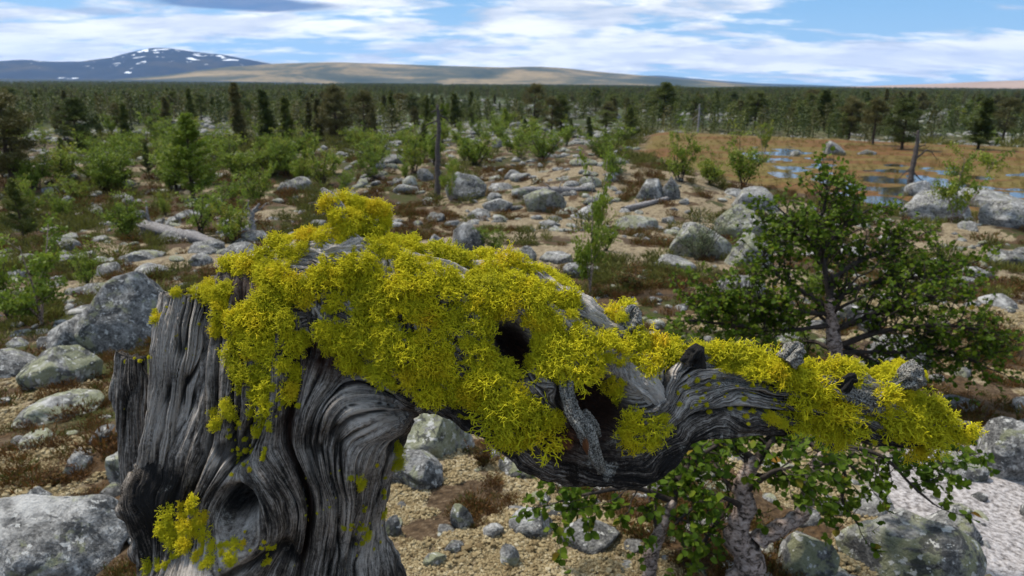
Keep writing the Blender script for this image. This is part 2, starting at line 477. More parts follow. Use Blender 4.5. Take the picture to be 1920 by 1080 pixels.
def m_ground():
    m, nt, b = material('heath_ground', 0.95, 0.15)
    g = nt.node('ShaderNodeNewGeometry').outputs['Position']
    n1 = nt.noise(g, 0.9, 5, 0.62, 0.4)
    n2 = nt.noise(g, 4.5, 4, 0.65)
    n3 = nt.noise(g, 38.0, 3, 0.7)
    n4 = nt.noise(g, 0.11, 4, 0.6)
    n6 = nt.noise(nt.vmath('ADD', g, (-11.0, 27.0, 0.0)), 9.0, 4, 0.68, 0.5)
    tan = nt.ramp(n3, [(0.30, (0.075, 0.048, 0.024)), (0.44, (0.185, 0.142, 0.085)), (0.56, (0.27, 0.218, 0.138)), (0.75, (0.36, 0.31, 0.215))])
    soil = nt.ramp(n3, [(0.3, (0.022, 0.014, 0.008)), (0.55, (0.075, 0.048, 0.026)), (0.8, (0.17, 0.13, 0.085))])
    rust = nt.ramp(n3, [(0.3, (0.022, 0.014, 0.007)), (0.55, (0.078, 0.046, 0.022)), (0.8, (0.15, 0.088, 0.038))])
    moss = nt.ramp(n3, [(0.3, (0.012, 0.015, 0.004)), (0.55, (0.045, 0.05, 0.011)), (0.8, (0.10, 0.098, 0.022))])
    grav = nt.ramp(n3, [(0.34, (0.10, 0.088, 0.082)), (0.48, (0.27, 0.245, 0.235)), (0.58, (0.40, 0.37, 0.36)), (0.75, (0.52, 0.48, 0.47))])
    gold = nt.ramp(n2, [(0.3, (0.065, 0.042, 0.014)), (0.5, (0.125, 0.088, 0.024)), (0.72, (0.15, 0.13, 0.034))])
    fz = nt.math('MULTIPLY', nt.math('SUBTRACT', n2, 0.5), 1.6)
    c = nt.mix(nt.sstep(nt.math('ADD', nt.attr('green'), fz), 0.35, 0.65), soil, moss)
    c = nt.mix(nt.sstep(nt.math('ADD', nt.attr('rust'), fz), 0.35, 0.65), c, rust)
    tf = nt.sstep(nt.math('ADD', nt.attr('tan'), nt.math('MULTIPLY', nt.math('SUBTRACT', n2, 0.5), 2.4)), 0.35, 0.65)
    c = nt.mix(tf, c, tan)
    c = nt.mix(nt.math('MULTIPLY', nt.sstep(n6, 0.52, 0.60), 0.8), c, soil)
    c = nt.mix(nt.math('MULTIPLY', nt.sstep(nt.noise(g, 2.3, 4, 0.7, 0.6), 0.53, 0.62), 0.55), c, soil)
    pf = nt.sstep(nt.math('ADD', nt.math('MULTIPLY', n2, 0.7), nt.math('MULTIPLY', nt.attr('path'), 0.55)), 0.62, 0.74)
    c = nt.mix(pf, c, grav)
    bf = nt.sstep(nt.math('ADD', nt.attr('bog'), nt.math('MULTIPLY', nt.math('SUBTRACT', n1, 0.5), 0.8)), 0.45, 0.75)
    gold = nt.mix(nt.sstep(nt.noise(nt.vmath('MULTIPLY', g, (0.35, 1.0, 1.0)), 0.33, 4, 0.6, 0.4), 0.44, 0.58), gold, nt.ramp(n2, [(0.3, (0.06, 0.028, 0.011)), (0.6, (0.145, 0.070, 0.022)), (0.75, (0.17, 0.10, 0.03))]))
    c = nt.mix(bf, c, gold)
    # forest floor farther out
    dist = nt.vmath('LENGTH', g, out=1)
    ff = nt.math('MULTIPLY', nt.sstep(dist, 55.0, 160.0), nt.math('SUBTRACT', 1.0, bf))
    forest = nt.ramp(n4, [(0.35, (0.022, 0.030, 0.010)), (0.5, (0.042, 0.055, 0.016)), (0.62, (0.075, 0.080, 0.030)), (0.74, (0.26, 0.25, 0.22))])
    c = nt.mix(ff, c, forest)
    nt.put(b.inputs['Base Color'], c)
    h = nt.math('ADD', nt.math('MULTIPLY', n3, 0.5), n2)
    nt.put(b.inputs['Normal'], nt.bump(h, 0.9, 0.035))
    return m
M_GROUND = m_ground()
build_ground()

# ------------------------------------------------------------------ hills
def m_hill(name, stops, snow=0.0):
    m, nt, b = material(name, 0.95, 0.1)
    g = nt.node('ShaderNodeNewGeometry').outputs['Position']
    gs = nt.vmath('MULTIPLY', g, (0.001, 0.001, 0.004))
    n = nt.noise(gs, 1.3, 8, 0.6, 0.5)
    fine = nt.noise(gs, 16.0, 6, 0.7)
    c = nt.ramp(nt.math('ADD', nt.math('MULTIPLY', n, 0.8), nt.math('MULTIPLY', fine, 0.2)), stops)
    if snow:
        gz_ = nt.vmath('MULTIPLY', g, (0.0052, 0.0026, 0.020))
        sn = nt.noise(gz_, 1.1, 3, 0.5, 0.4)
        zz = nt.sep(g)[2]
        f = nt.math('ADD', sn, nt.math('MULTIPLY', nt.sstep(zz, 40.0, 520.0), 0.13))
        c = nt.mix(nt.sstep(f, 0.675, 0.69), c, (0.8, 0.82, 0.86))
    nt.put(b.inputs['Base Color'], c)
    return m
def hill(name, prof, dist, width, mat, label, seed, rough):
    """a long ridge whose crest follows a skyline: crest height from picture height at its own distance"""
    prof = np.array(prof, float)
    pxs = np.linspace(prof[0, 0], prof[-1, 0], 300)
    pys = np.interp(pxs, prof[:, 0], prof[:, 1])
    k = np.ones(9) / 9
    pys = np.convolve(np.pad(pys, 4, mode='edge'), k, 'valid')
    rows = np.linspace(-1, 1, 41)
    V = []
    for px, py in zip(pxs, pys):
        d = ray(px, py); d = d / math.hypot(d[0], d[1])
        top = CAM[2] + d[2] * dist
        for t in rows:
            rr = dist + t * width
            prof_h = (0.5 + 0.5 * math.cos(math.pi * t)) ** 0.9
            V.append((d[0] * rr, d[1] * rr, -20 + (top + 20) * prof_h))
    V = np.array(V)
    nz = (fbm(V[:, 0] / 900, V[:, 1] / 900, seed, 5) - 0.5)
    T = np.tile(rows, len(pxs))
    V[:, 2] += nz * rough * (1 - np.exp(-(T / 0.12) ** 2) * 0.8) * np.clip((V[:, 2] + 20) / 120, 0, 1)
    n, m = len(pxs), len(rows)
    i = np.arange(n - 1)[:, None] * m; j = np.arange(m - 1)[None]
    Q = np.stack([i + j, i + m + j, i + m + j + 1, i + j + 1], -1).reshape(-1, 4)
    o = obj(name, mesh_np(name, V, Q, mat))
    tag(o, label, 'hill', kind='structure')
M_MTN = m_hill('tundra_sun_patches', [(0.36, (0.012, 0.017, 0.026)), (0.52, (0.02, 0.026, 0.034)), (0.62, (0.05, 0.045, 0.034)), (0.72, (0.13, 0.10, 0.06))], 1.0)  # brown tundra tones paint in sunlit patches, dark ones the cloud shade
M_FELL = m_hill('fell_heath', [(0.36, (0.03, 0.042, 0.03)), (0.47, (0.075, 0.075, 0.045)), (0.56, (0.22, 0.165, 0.085)), (0.70, (0.34, 0.25, 0.125))])
M_FAR = m_hill('far_blue_ridge', [(0.3, (0.03, 0.045, 0.06)), (0.7, (0.05, 0.06, 0.06))])
M_PINK = m_hill('bare_far_fell', [(0.35, (0.24, 0.17, 0.13)), (0.65, (0.40, 0.29, 0.22))])
hill('mountain', [(-260, 135), (-120, 122), (0, 114), (60, 111), (120, 118), (150, 119), (200, 110), (250, 99), (285, 91), (320, 92), (350, 98), (385, 100), (430, 107), (470, 114), (510, 122), (560, 132), (640, 146), (720, 156)],
     11000, 2600, M_MTN, 'dark blue mountain with scattered snow patches on the skyline', 41, 130)
hill('fell', [(180, 152), (300, 142), (420, 128), (520, 120), (640, 117.5), (760, 121), (880, 124), (940, 126), (1000, 125), (1060, 128), (1120, 135), (1200, 141), (1280, 148), (1360, 155), (1450, 162)],
     7000, 1900, M_FELL, 'long low golden brown fell rising beyond the forest', 43, 70)
hill('far_ridge', [(900, 160), (1150, 143), (1240, 142), (1330, 150), (1420, 156), (1520, 159), (1620, 163), (1700, 168)],
     13000, 2300, M_FAR, 'low blue far ridge tapering along the horizon', 47, 40)
hill('bare_hill', [(1480, 168), (1580, 163), (1680, 159.5), (1760, 157), (1850, 152.5), (1930, 150), (2100, 148), (2300, 150)],
     6000, 1600, M_PINK, 'bare pinkish brown hill at the end of the plain', 53, 30)
hill('wooded_rise', [(-300, 146), (0, 147.5), (120, 149), (250, 149.5), (420, 152), (600, 156), (750, 160)],
     3600, 900, M_FAR, 'low dark wooded rise at the foot of the mountain', 59, 14)
# ------------------------------------------------------------------ dead pine in the foreground
def m_wood(name, dark, mid, light, crust=0.0, tint=(0.055, 0.022, 0.012)):
    m, nt, b = material(name, 0.82, 0.25)
    g = nt.attr('grain', 'Vector')
    s = nt.sep(g)
    pos = nt.node('ShaderNodeTexCoord').outputs['Object']
    v = nt.comb(nt.math('MULTIPLY', s[0], 9.0), nt.math('MULTIPLY', s[1], 1.3), 0.0)
    wob = nt.noise(pos, 60.0, 3, 0.5)
    v = nt.vmath('ADD', v, nt.comb(nt.math('MULTIPLY', wob, 0.9), 0.0, 0.0))
    n1 = nt.noise(v, 1.0, 5, 0.6, 0.3)
    n2 = nt.noise(nt.comb(nt.math('MULTIPLY', s[0], 34.0), nt.math('MULTIPLY', s[1], 4.0), 3.0), 1.0, 4, 0.65)
    n3 = nt.noise(pos, 210.0, 4, 0.7)
    n4 = nt.noise(pos, 14.0, 5, 0.6)
    f = nt.math('ADD', nt.math('ADD', nt.math('MULTIPLY', n1, 0.42), nt.math('MULTIPLY', n2, 0.34)), nt.math('MULTIPLY', n3, 0.24))
    f = nt.math('ADD', f, nt.math('MULTIPLY', nt.math('SUBTRACT', n4, 0.5), 0.42))
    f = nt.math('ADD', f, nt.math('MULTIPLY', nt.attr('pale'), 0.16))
    c = nt.ramp(f, [(0.39, dark), (0.47, mid), (0.54, tuple(0.55 * a + 0.45 * l for a, l in zip(mid, light))), (0.62, light)])
    # weathered fissures and the hollows take the dark wood tone, by the relief mask
    c = nt.mix(nt.math('MULTIPLY', nt.sstep(nt.attr('crack'), 0.2, 0.8), 0.85), c, dark)
    red = nt.math('MULTIPLY', nt.attr('red'), nt.sstep(n1, 0.25, 0.6))
    c = nt.mix(red, c, tint)
    if crust:
        vo = nt.voronoi(pos, 520.0)
        cm = nt.sstep(nt.math('ADD', nt.noise(pos, 22.0, 5, 0.65), nt.math('MULTIPLY', nt.attr('crust'), 0.35)), 0.60, 0.68)
        cc = nt.ramp(vo, [(0.15, (0.48, 0.455, 0.40)), (0.5, (0.31, 0.29, 0.25)), (0.75, (0.07, 0.065, 0.058))])
        c = nt.mix(nt.math('MULTIPLY', cm, crust), c, cc)
    org = nt.attr('rot')
    c = nt.mix(nt.sstep(nt.math('ADD', org, nt.math('MULTIPLY', nt.math('SUBTRACT', n3, 0.5), 0.7)), 0.45, 0.7), c, nt.ramp(n2, [(0.3, (0.09, 0.03, 0.012)), (0.6, (0.30, 0.12, 0.045)), (0.8, (0.48, 0.26, 0.12))]))
    # flecks of yellow lichen dust
    yl = nt.sstep(nt.noise(pos, 95.0, 3, 0.6), 0.70, 0.74)
    yl = nt.math('MULTIPLY', yl, nt.sstep(nt.noise(pos, 9.0, 2, 0.5), 0.52, 0.62))
    c = nt.mix(nt.math('MULTIPLY', yl, 0.85), c, (0.34, 0.29, 0.02))
    nt.put(b.inputs['Base Color'], c)
    h = nt.math('ADD', nt.math('ADD', nt.math('MULTIPLY', n1, 0.6), nt.math('MULTIPLY', n2, 0.5)), nt.math('MULTIPLY', n3, 0.35))
    nt.put(b.inputs['Normal'], nt.bump(h, 1.0, 0.005))
    return m
M_WOOD = m_wood('weathered_wood', (0.008, 0.0068, 0.006), (0.076, 0.062, 0.050), (0.45, 0.395, 0.34), 0.4)
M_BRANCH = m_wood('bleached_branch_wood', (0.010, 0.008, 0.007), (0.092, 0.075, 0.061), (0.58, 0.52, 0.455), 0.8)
M_TWIG = m_wood('scaly_twig_bark', (0.02, 0.018, 0.016), (0.16, 0.148, 0.134), (0.46, 0.435, 0.40), 1.0)

def cat_interp(X, Y, q):
    """smooth (monotone-ish cubic) interpolation of rows Y (n,k) at X"""
    X = np.asarray(X, float); Y = np.asarray(Y, float); q = np.asarray(q, float)
    if Y.ndim == 1: Y = Y[:, None]
    Mt = np.gradient(Y, X, axis=0)
    i = np.clip(np.searchsorted(X, q) - 1, 0, len(X) - 2)
    h = (X[i + 1] - X[i])[:, None]; t = ((q - X[i]) / (X[i + 1] - X[i]))[:, None]
    return (2 * t**3 - 3 * t**2 + 1) * Y[i] + (t**3 - 2 * t**2 + t) * h * Mt[i] + (-2 * t**3 + 3 * t**2) * Y[i + 1] + (t**3 - t**2) * h * Mt[i + 1]
def W3(px, py, dep, off=0.0):
    """a point given in the frame the stump was measured in: px,py at reference distance dep, moved off metres away"""
    px, py, dep, off = np.broadcast_arrays(*[np.asarray(a, float) for a in (px, py, dep, off)])
    return CAM + ((px - 960) / FPX * dep)[..., None] * RIGHT - ((py - 540) / FPX * dep)[..., None] * UP + (dep + off)[..., None] * FWD
class Sweep:
    """closed tube whose two side edges follow measured outlines"""
    def __init__(self, st, n, m_front, m_back):
        st = np.array(st, float)      # t, x0,y0, x1,y1, depth, k
        t = np.linspace(st[0, 0], st[-1, 0], n)
        D = cat_interp(st[:, 0], st[:, 1:], t)
        th = np.concatenate([np.linspace(0, math.pi, m_front), np.linspace(math.pi, 2 * math.pi, m_back + 2)[1:-1]])
        self.t, self.th = t, th
        T, TH = np.meshgrid(t, th, indexing='ij')
        x0, y0, x1, y1, dp, k = [D[:, i][:, None] for i in range(6)]
        c = np.cos(TH); s = np.sin(TH)
        c = np.sign(c) * np.abs(c) ** 0.92
        self.U = (x0 + x1) / 2 + (x1 - x0) / 2 * c
        self.W = (y0 + y1) / 2 + (y1 - y0) / 2 * c
        half = np.hypot(x1 - x0, y1 - y0) / 2 * dp / FPX
        self.dep = np.broadcast_to(dp, TH.shape)
        self.off = -half * k * np.sign(s) * np.abs(s) ** 0.95
        self.P = W3(self.U, self.W, self.dep, self.off)
        self.T, self.TH = T, TH
        self.normals()
    def normals(self):
        a = np.gradient(self.P, axis=0)
        b = np.roll(self.P, -1, 1) - np.roll(self.P, 1, 1)
        N = np.cross(a, b); N /= np.linalg.norm(N, axis=2)[..., None] + 1e-12
        cen = self.P.mean(1, keepdims=True)
        if ((self.P - cen) * N).sum() < 0: N = -N
        self.N = N
    def push(self, d): self.P = self.P + self.N * d[..., None]
    def mesh(self, name, mat, attrs):
        n, m = self.T.shape
        V = self.P.reshape(-1, 3)
        c0 = self.P[0].mean(0); c1 = self.P[-1].mean(0)
        V = np.vstack([V, c0, c1])
        i = np.arange(n - 1)[:, None] * m; j = np.arange(m)[None]; k = (j + 1) % m
        Q = np.stack([i + j, i + m + j, i + m + k, i + k], -1).reshape(-1, 4)
        j = np.arange(m)
        T = np.vstack([np.stack([j, (j + 1) % m, np.full(m, n * m)], -1), np.stack([(n - 1) * m + (j + 1) % m, (n - 1) * m + j, np.full(m, n * m + 1)], -1)])
        A = {}
        for kk, a in attrs.items():
            a = np.asarray(a)
            if a.ndim == 2: A[kk] = np.concatenate([a.ravel(), (a[0].mean(), a[-1].mean())])
            else: A[kk] = np.vstack([a.reshape(-1, 3), a[0].mean(0), a[-1].mean(0)])
        # face direction check
        f = Q[len(Q) // 2]; nn = np.cross(V[f[1]] - V[f[0]], V[f[2]] - V[f[0]])
        if np.dot(nn, self.N.reshape(-1, 3)[f[0]]) < 0: Q = Q[:, ::-1]; T = T[:, ::-1]
        return mesh_np(name, V, [Q, T], mat, True, A)

def tps_grid(pts, vals, x0, x1, y0, y1, step):
    pts = np.asarray(pts, float) / 100.0; vals = np.asarray(vals, float)
    def K(a, b):
        r2 = ((a[:, None] - b[None]) ** 2).sum(-1)
        return 0.5 * r2 * np.log(r2 + 1e-9)
    n = len(pts)
    A = np.zeros((n + 3, n + 3))
    A[:n, :n] = K(pts, pts) + np.eye(n) * 0.004
    A[:n, n] = 1; A[:n, n + 1:] = pts
    A[n:, :n] = A[:n, n:].T
    w = np.linalg.solve(A, np.concatenate([vals, np.zeros(3)]))
    gx = np.arange(x0, x1 + step, step); gy = np.arange(y0, y1 + step, step)
    G = np.stack(np.meshgrid(gx, gy, indexing='ij'), -1).reshape(-1, 2) / 100.0
    f = K(G, pts) @ w[:n] + w[n] + G @ w[n + 1:]
    return gx, gy, f.reshape(len(gx), len(gy))
def bil(gx, gy, F, x, y):
    s = gx[1] - gx[0]
    u = np.clip((x - gx[0]) / s, 0, len(gx) - 1.001); v = np.clip((y - gy[0]) / s, 0, len(gy) - 1.001)
    i = u.astype(int); j = v.astype(int); a = u - i; b = v - j
    return F[i, j] * (1 - a) * (1 - b) + F[i + 1, j] * a * (1 - b) + F[i, j + 1] * (1 - a) * b + F[i + 1, j + 1] * a * b

def carve(phi, along, seed, amp=1.0):
    """relief of weathered grain: ribs, fissures, fine lines. returns displacement (m) and crack mask"""
    a = along
    rib = (vnoise(phi * 1.15, a * 0.5, seed) - 0.5) * 0.011
    rib += (vnoise(phi * 2.9 + 3, a * 0.8, seed + 1) - 0.5) * 0.0055
    crack = np.zeros(phi.shape)
    for f, w, dep, sd in ((1.0, 0.085, 0.014, 2), (2.1, 0.12, 0.008, 3), (4.6, 0.16, 0.0050, 4), (8.5, 0.2, 0.003, 5)):
        c = np.abs(vnoise(phi * f + 11 * sd, a * 0.55 + sd, seed + sd) - 0.5) * 2
        gate = sstep(vnoise(phi * f * 0.5 - sd, a * 1.1, seed + 20 + sd), 0.30, 0.62)
        e = np.exp(-(c / w) ** 2) * gate
        rib -= dep * e
        crack = np.maximum(crack, e * min(1, dep / 0.008))
    rib += (vnoise(phi * 9.5, a * 2.2, seed + 8) - 0.5) * 0.0036
    rib += (vnoise(phi * 21, a * 5.0, seed + 9) - 0.5) * 0.0015
    return rib * amp, crack

# --- trunk
TR = [  # t(row), left x,y, right x,y, depth, k
    (430, 545, 452, 690, 430, .90, .55), (470, 478, 480, 735, 460, .89, .6), (520, 415, 520, 752, 520, .885, .62), (580, 392, 580, 762, 580, .88, .64),
    (650, 374, 650, 770, 650, .88, .64), (710, 352, 710, 774, 710, .88, .62), (755, 330, 755, 775, 757, .88, .62), (790, 312, 790, 757, 790, .885, .62), (840, 284, 840, 747, 840, .89, .62),
    (880, 255, 880, 741, 880, .90, .62), (930, 244, 930, 730, 930, .905, .62), (975, 252, 975, 720, 975, .915, .62), (1020, 262, 1020, 724, 1020, .925, .62), (1060, 275, 1060, 748, 1060, .935, .62),
    (1120, 280, 1120, 752, 1120, .955, .62), (1260, 270, 1260, 760, 1260, 1.0, .62), (1500, 240, 1500, 800, 1500, 1.09, .66), (1800, 190, 1800, 860, 1800, 1.18, .7), (2050, 110, 2050, 950, 2050, 1.22, .75)]
GL = [  # traced grain lines: value, points
    (-0.6, [(300, 440), (250, 560), (225, 700), (222, 870), (238, 980), (262, 1080), (270, 1200)]),
    (0.6, [(330, 480), (300, 600), (285, 700), (262, 830), (240, 930), (277, 1052), (290, 1200)]),
    (1.4, [(380, 480), (352, 620), (340, 700), (316, 770), (275, 869), (265, 940), (300, 1080)]),
    (2.2, [(410, 500), (392, 620), (383, 700), (372, 788), (345, 880), (310, 960), (320, 1060), (330, 1200)]),
    (3.1, [(440, 480), (432, 600), (425, 700), (407, 805), (375, 900), (350, 960), (345, 1030), (370, 1100)]),
    (4.0, [(480, 470), (484, 600), (480, 700), (470, 780), (446, 850), (412, 905), (385, 940), (375, 990), (390, 1040), (420, 1090)]),
    (4.5, [(497, 720), (486, 800), (458, 860), (446, 885), (474, 911), (505, 953), (510, 1005), (478, 1048), (440, 1080)]),
    (5.1, [(510, 470), (520, 600), (517, 735), (503, 800), (484, 851), (510, 883), (538, 929), (546, 981), (530, 1038), (499, 1085), (470, 1160)]),
    (6.0, [(540, 470), (545, 600), (541, 700), (536, 770), (529, 823), (552, 876), (573, 925), (580, 967), (574, 1034), (557, 1085), (540, 1180)]),
    (6.6, [(575, 470), (585, 620), (566, 735), (552, 798), (550, 841), (575, 890), (590, 946), (590, 999), (571, 1080), (560, 1180)]),
    (7.3, [(620, 480), (650, 600), (690, 690), (640, 705), (594, 757), (579, 795), (573, 834), (586, 869), (606, 918), (607, 981), (594, 1070)]),
    (8.1, [(766, 758), (693, 742), (640, 749), (607, 784), (596, 820), (603, 869), (622, 925), (624, 999), (608, 1085)]),
    (9.0, [(767, 763), (693, 774), (652, 788), (630, 820), (628, 869), (641, 946), (638, 1017), (624, 1085), (610, 1180)]),
    (9.9, [(764, 767), (712, 791), (683, 820), (664, 858), (662, 925), (658, 981), (644, 1080), (640, 1180)]),
    (10.8, [(760, 772), (730, 802), (704, 841), (690, 897), (683, 946), (672, 1017), (660, 1080)]),
    (11.6, [(758, 786), (742, 830), (728, 880), (712, 950), (700, 1030), (700, 1080), (700, 1200)]),
    (12.3, [(775, 800), (764, 850), (752, 900), (738, 970), (745, 1050), (755, 1120)])]
gp, gv = [], []
for val, pl in GL:
    pl = np.array(pl, float)
    L = np.concatenate(([0], np.cumsum(np.hypot(*np.diff(pl, axis=0).T))))
    for q in np.arange(0, L[-1], 28.0):
        gp.append((np.interp(q, L, pl[:, 0]), np.interp(q, L, pl[:, 1]))); gv.append(val)
GX, GY, GF = tps_grid(gp, gv, 180, 860, 420, 1220, 5)

def gauss(U, W, x, y, rx, ry, rot=0.0):
    c, s = math.cos(RAD(rot)), math.sin(RAD(rot))
    a = ((U - x) * c + (W - y) * s) / rx; b = (-(U - x) * s + (W - y) * c) / ry
    return np.exp(-(a * a + b * b))
def holl(U, W, x, y, rx, ry, rot=0.0, p=2.0):
    """flat-bottomed hollow mask"""
    c, s = math.cos(RAD(rot)), math.sin(RAD(rot))
    a = ((U - x) * c + (W - y) * s) / rx; b = (-(U - x) * s + (W - y) * c) / ry
    return np.exp(-((a * a + b * b) ** p))

stump = bpy.data.objects.new('dead_pine_stump', None)
COL.objects.link(stump)
_sb = W3(510, 1700, 1.15)
stump.location = (_sb[0], _sb[1], gz(_sb[0], _sb[1]))
tag(stump, 'grey weathered dead pine stump with a long bent limb covered in yellow lichen', 'dead tree')
bpy.context.view_layer.update()
SW_OBJ = []
def part(name, me, parent=None):
    o = obj(name, me)
    o.parent = parent or stump
    o.matrix_parent_inverse = (parent or stump).matrix_world.inverted() if parent is None else Matrix.Identity(4)
    return o

def build_trunk():
    sw = Sweep(TR, 490, 450, 50)
    front = np.sin(sw.TH)
    U, W = project(sw.P.reshape(-1, 3))[:2]; U = U.reshape(sw.T.shape); W = W.reshape(sw.T.shape)
    wob = (fbm(U / 60, W / 90, 71, 3) - 0.5)
    phi = bil(GX, GY, GF, U + wob * 9, np.clip(W, 420, 1215))
    phi = np.where(front < 0, phi + 40 + wob, phi)
    along = W / 130.0
    d, crack = carve(phi, along, 101)
    fr = np.clip(front * 3, 0, 1)
    # broad bulges of the bole
    d += (fbm(U / 140, W / 200, 77, 2) - 0.5) * 0.03
    d += 0.016 * gauss(U, W, 640, 880, 70, 120) * fr + 0.014 * gauss(U, W, 500, 930, 45, 90) * fr + 0.012 * gauss(U, W, 690, 780, 60, 30) * fr
    # main dark channel
    lane = np.exp(-((phi - 6.25) / 0.30) ** 2) * sstep(W, 660, 720) * (1 - sstep(W, 1040, 1140)) * fr
    d -= 0.024 * lane
    lane2 = np.exp(-((phi - 7.35) / 0.16) ** 2) * sstep(W, 690, 740) * (1 - sstep(W, 900, 1000)) * fr
    d -= 0.014 * lane2
    lane3 = np.exp(-((phi - 2.65) / 0.28) ** 2) * sstep(W, 560, 650) * (1 - sstep(W, 960, 1040)) * fr
    d -= 0.016 * lane3
    # hollow beneath the limb and the left concave flank
    u1 = gauss(U, W, 610, 672, 60, 30, 25) * fr
    d -= 0.035 * u1
    d -= 0.030 * gauss(U, W, 300, 950, 40, 90) * fr
    # knot hole
    kn = holl(U, W, 440, 957, 44, 40, -20) * fr
    rim = gauss(U, W, 440, 957, 66, 60) * fr * (1 - kn)
    d = d * (1 - 0.75 * kn) + rim * 0.012 - kn * 0.055
    d += kn * (fbm(U / 9, W / 9, 79, 3) - 0.5) * 0.02
    # pale root ridge lower left below the knot
    d += 0.040 * gauss(U, W, 380, 1070, 110, 34, -25) * fr
    # dead-end top
    d += (fbm(U / 12, W / 12, 83, 3) - 0.5) * 0.012 * (1 - sstep(W, 440, 500))
    sw.push(d)
    crack = np.maximum(crack, np.maximum(lane, np.maximum(lane3 * .7, kn)))
    red = np.clip(u1 * 1.3 + lane * 0.8 + gauss(U, W, 455, 520, 22, 60, 10), 0, 1) * fr
    rot = gauss(U, W, 486, 522, 11, 34, 8) * fr
    pale = (0.4 * gauss(U, W, 360, 1070, 120, 30, -25) + 0.5 * gauss(U, W, 660, 770, 70, 22) + 0.45 * gauss(U, W, 650, 900, 60, 130) + 0.5 * gauss(U, W, 400, 870, 40, 50) - 1.2 * gauss(U, W, 275, 960, 40, 80)) * fr
    grain = np.stack([phi, along, phi * 0], -1)
    me = sw.mesh('trunk', M_WOOD, {'grain': grain, 'crack': crack, 'red': red, 'rot': rot, 'pale': pale, 'crust': phi * 0})
    return part('trunk', me)

def slab(name, st, seed, jag, n=280, mf=125, tint=0.0, lean=0.0, parent=None, mat=None, per=24.0):
    """broken upright sheet of wood; its first row is the broken top"""
    sw = Sweep(st, n, mf, 40)
    U, W = project(sw.P.reshape(-1, 3))[:2]; U = U.reshape(sw.T.shape); W = W.reshape(sw.T.shape)
    f = 1 - sstep(sw.T, sw.t[0], sw.t[0] + 60)
    jg = (vnoise(np.cos(sw.TH) * 4.2 + 7, np.sin(sw.TH) * 2.0, seed) - 0.5) * 2 * jag + (vnoise(np.cos(sw.TH) * 15, np.sin(sw.TH) * 6, seed + 1) - 0.5) * jag * 0.8
    sw.P = sw.P - UP * (jg * f * 0.00067)[..., None]
    phi = (U + lean * (W - 700) + (fbm(U / 60, W / 110, seed + 5, 3) - 0.5) * 20) / per
    phi = np.where(np.sin(sw.TH) < 0, phi + 55, phi)
    d, crack = carve(phi, W / 150.0, seed + 11, 0.9)
    d += (fbm(U / 70, W / 160, seed + 6, 2) - 0.5) * 0.016
    sw.push(d)
    z = phi * 0
    me = sw.mesh(name, mat or M_WOOD, {'grain': np.stack([phi, W / 150.0, z], -1), 'crack': crack, 'red': z, 'rot': z, 'pale': z + tint, 'crust': z})
    return part(name, me, parent)

SLABS = []
TRUNK = build_trunk()
SLABS.append(slab('wood_slab', [(548, 300, 556, 372, 548, .845, .42), (620, 284, 620, 378, 620, .838, .42), (700, 277, 700, 380, 700, .834, .44), (790, 264, 790, 374, 790, .838, .44), (870, 246, 870, 350, 870, .85, .42), (960, 250, 960, 310, 960, .885, .4), (1040, 276, 1040, 310, 1040, .92, .4)], 131, 12, tint=0.55, lean=0.16))
SLABS.append(slab('wood_slab', [(545, 366, 545, 416, 540, .852, .5), (640, 362, 640, 424, 640, .848, .5), (740, 366, 740, 424, 740, .845, .5), (820, 352, 820, 412, 820, .85, .45), (900, 330, 900, 388, 900, .872, .4), (960, 316, 960, 350, 960, .90, .4)], 151, 10, tint=0.35, lean=0.12))
SLABS.append(slab('wood_slab', [(662, 216, 660, 274, 672, .885, .55), (720, 217, 720, 292, 724, .882, .5), (800, 222, 800, 300, 800, .885, .5), (870, 226, 870, 300, 870, .893, .5), (905, 222, 905, 290, 905, .897, .5), (960, 241, 960, 300, 960, .905, .45), (1030, 266, 1030, 310, 1030, .925, .4), (1100, 284, 1100, 330, 1100, .95, .4)], 171, 7, tint=-0.15))

# --- the limb
BR = [  # t, upper edge x,y, lower edge x,y, depth, k
    (0, 470, 500, 520, 640, .87, .5), (0.35, 520, 458, 560, 660, .86, .62), (1, 610, 438, 640, 680, .85, .62), (2, 720, 450, 735, 738, .845, .6), (2.6, 800, 468, 790, 768, .84, .6), (3.2, 890, 478, 862, 800, .835, .6),
    (4, 985, 505, 945, 842, .832, .6), (4.7, 1060, 548, 1030, 885, .83, .58), (5.3, 1120, 585, 1090, 905, .83, .56), (5.9, 1185, 620, 1165, 892, .83, .56),
    (6.5, 1240, 640, 1232, 858, .832, .58), (7, 1290, 650, 1285, 815, .835, .62), (7.6, 1365, 658, 1362, 794, .838, .66), (8.3, 1465, 668, 1452, 806, .84, .68),
    (9, 1560, 690, 1548, 824, .842, .7), (9.6, 1640, 718, 1625, 834, .845, .7), (10.1, 1705, 742, 1692, 838, .848, .7), (10.6, 1762, 772, 1756, 834, .85, .7), (10.95, 1806, 795, 1803, 822, .853, .7)]
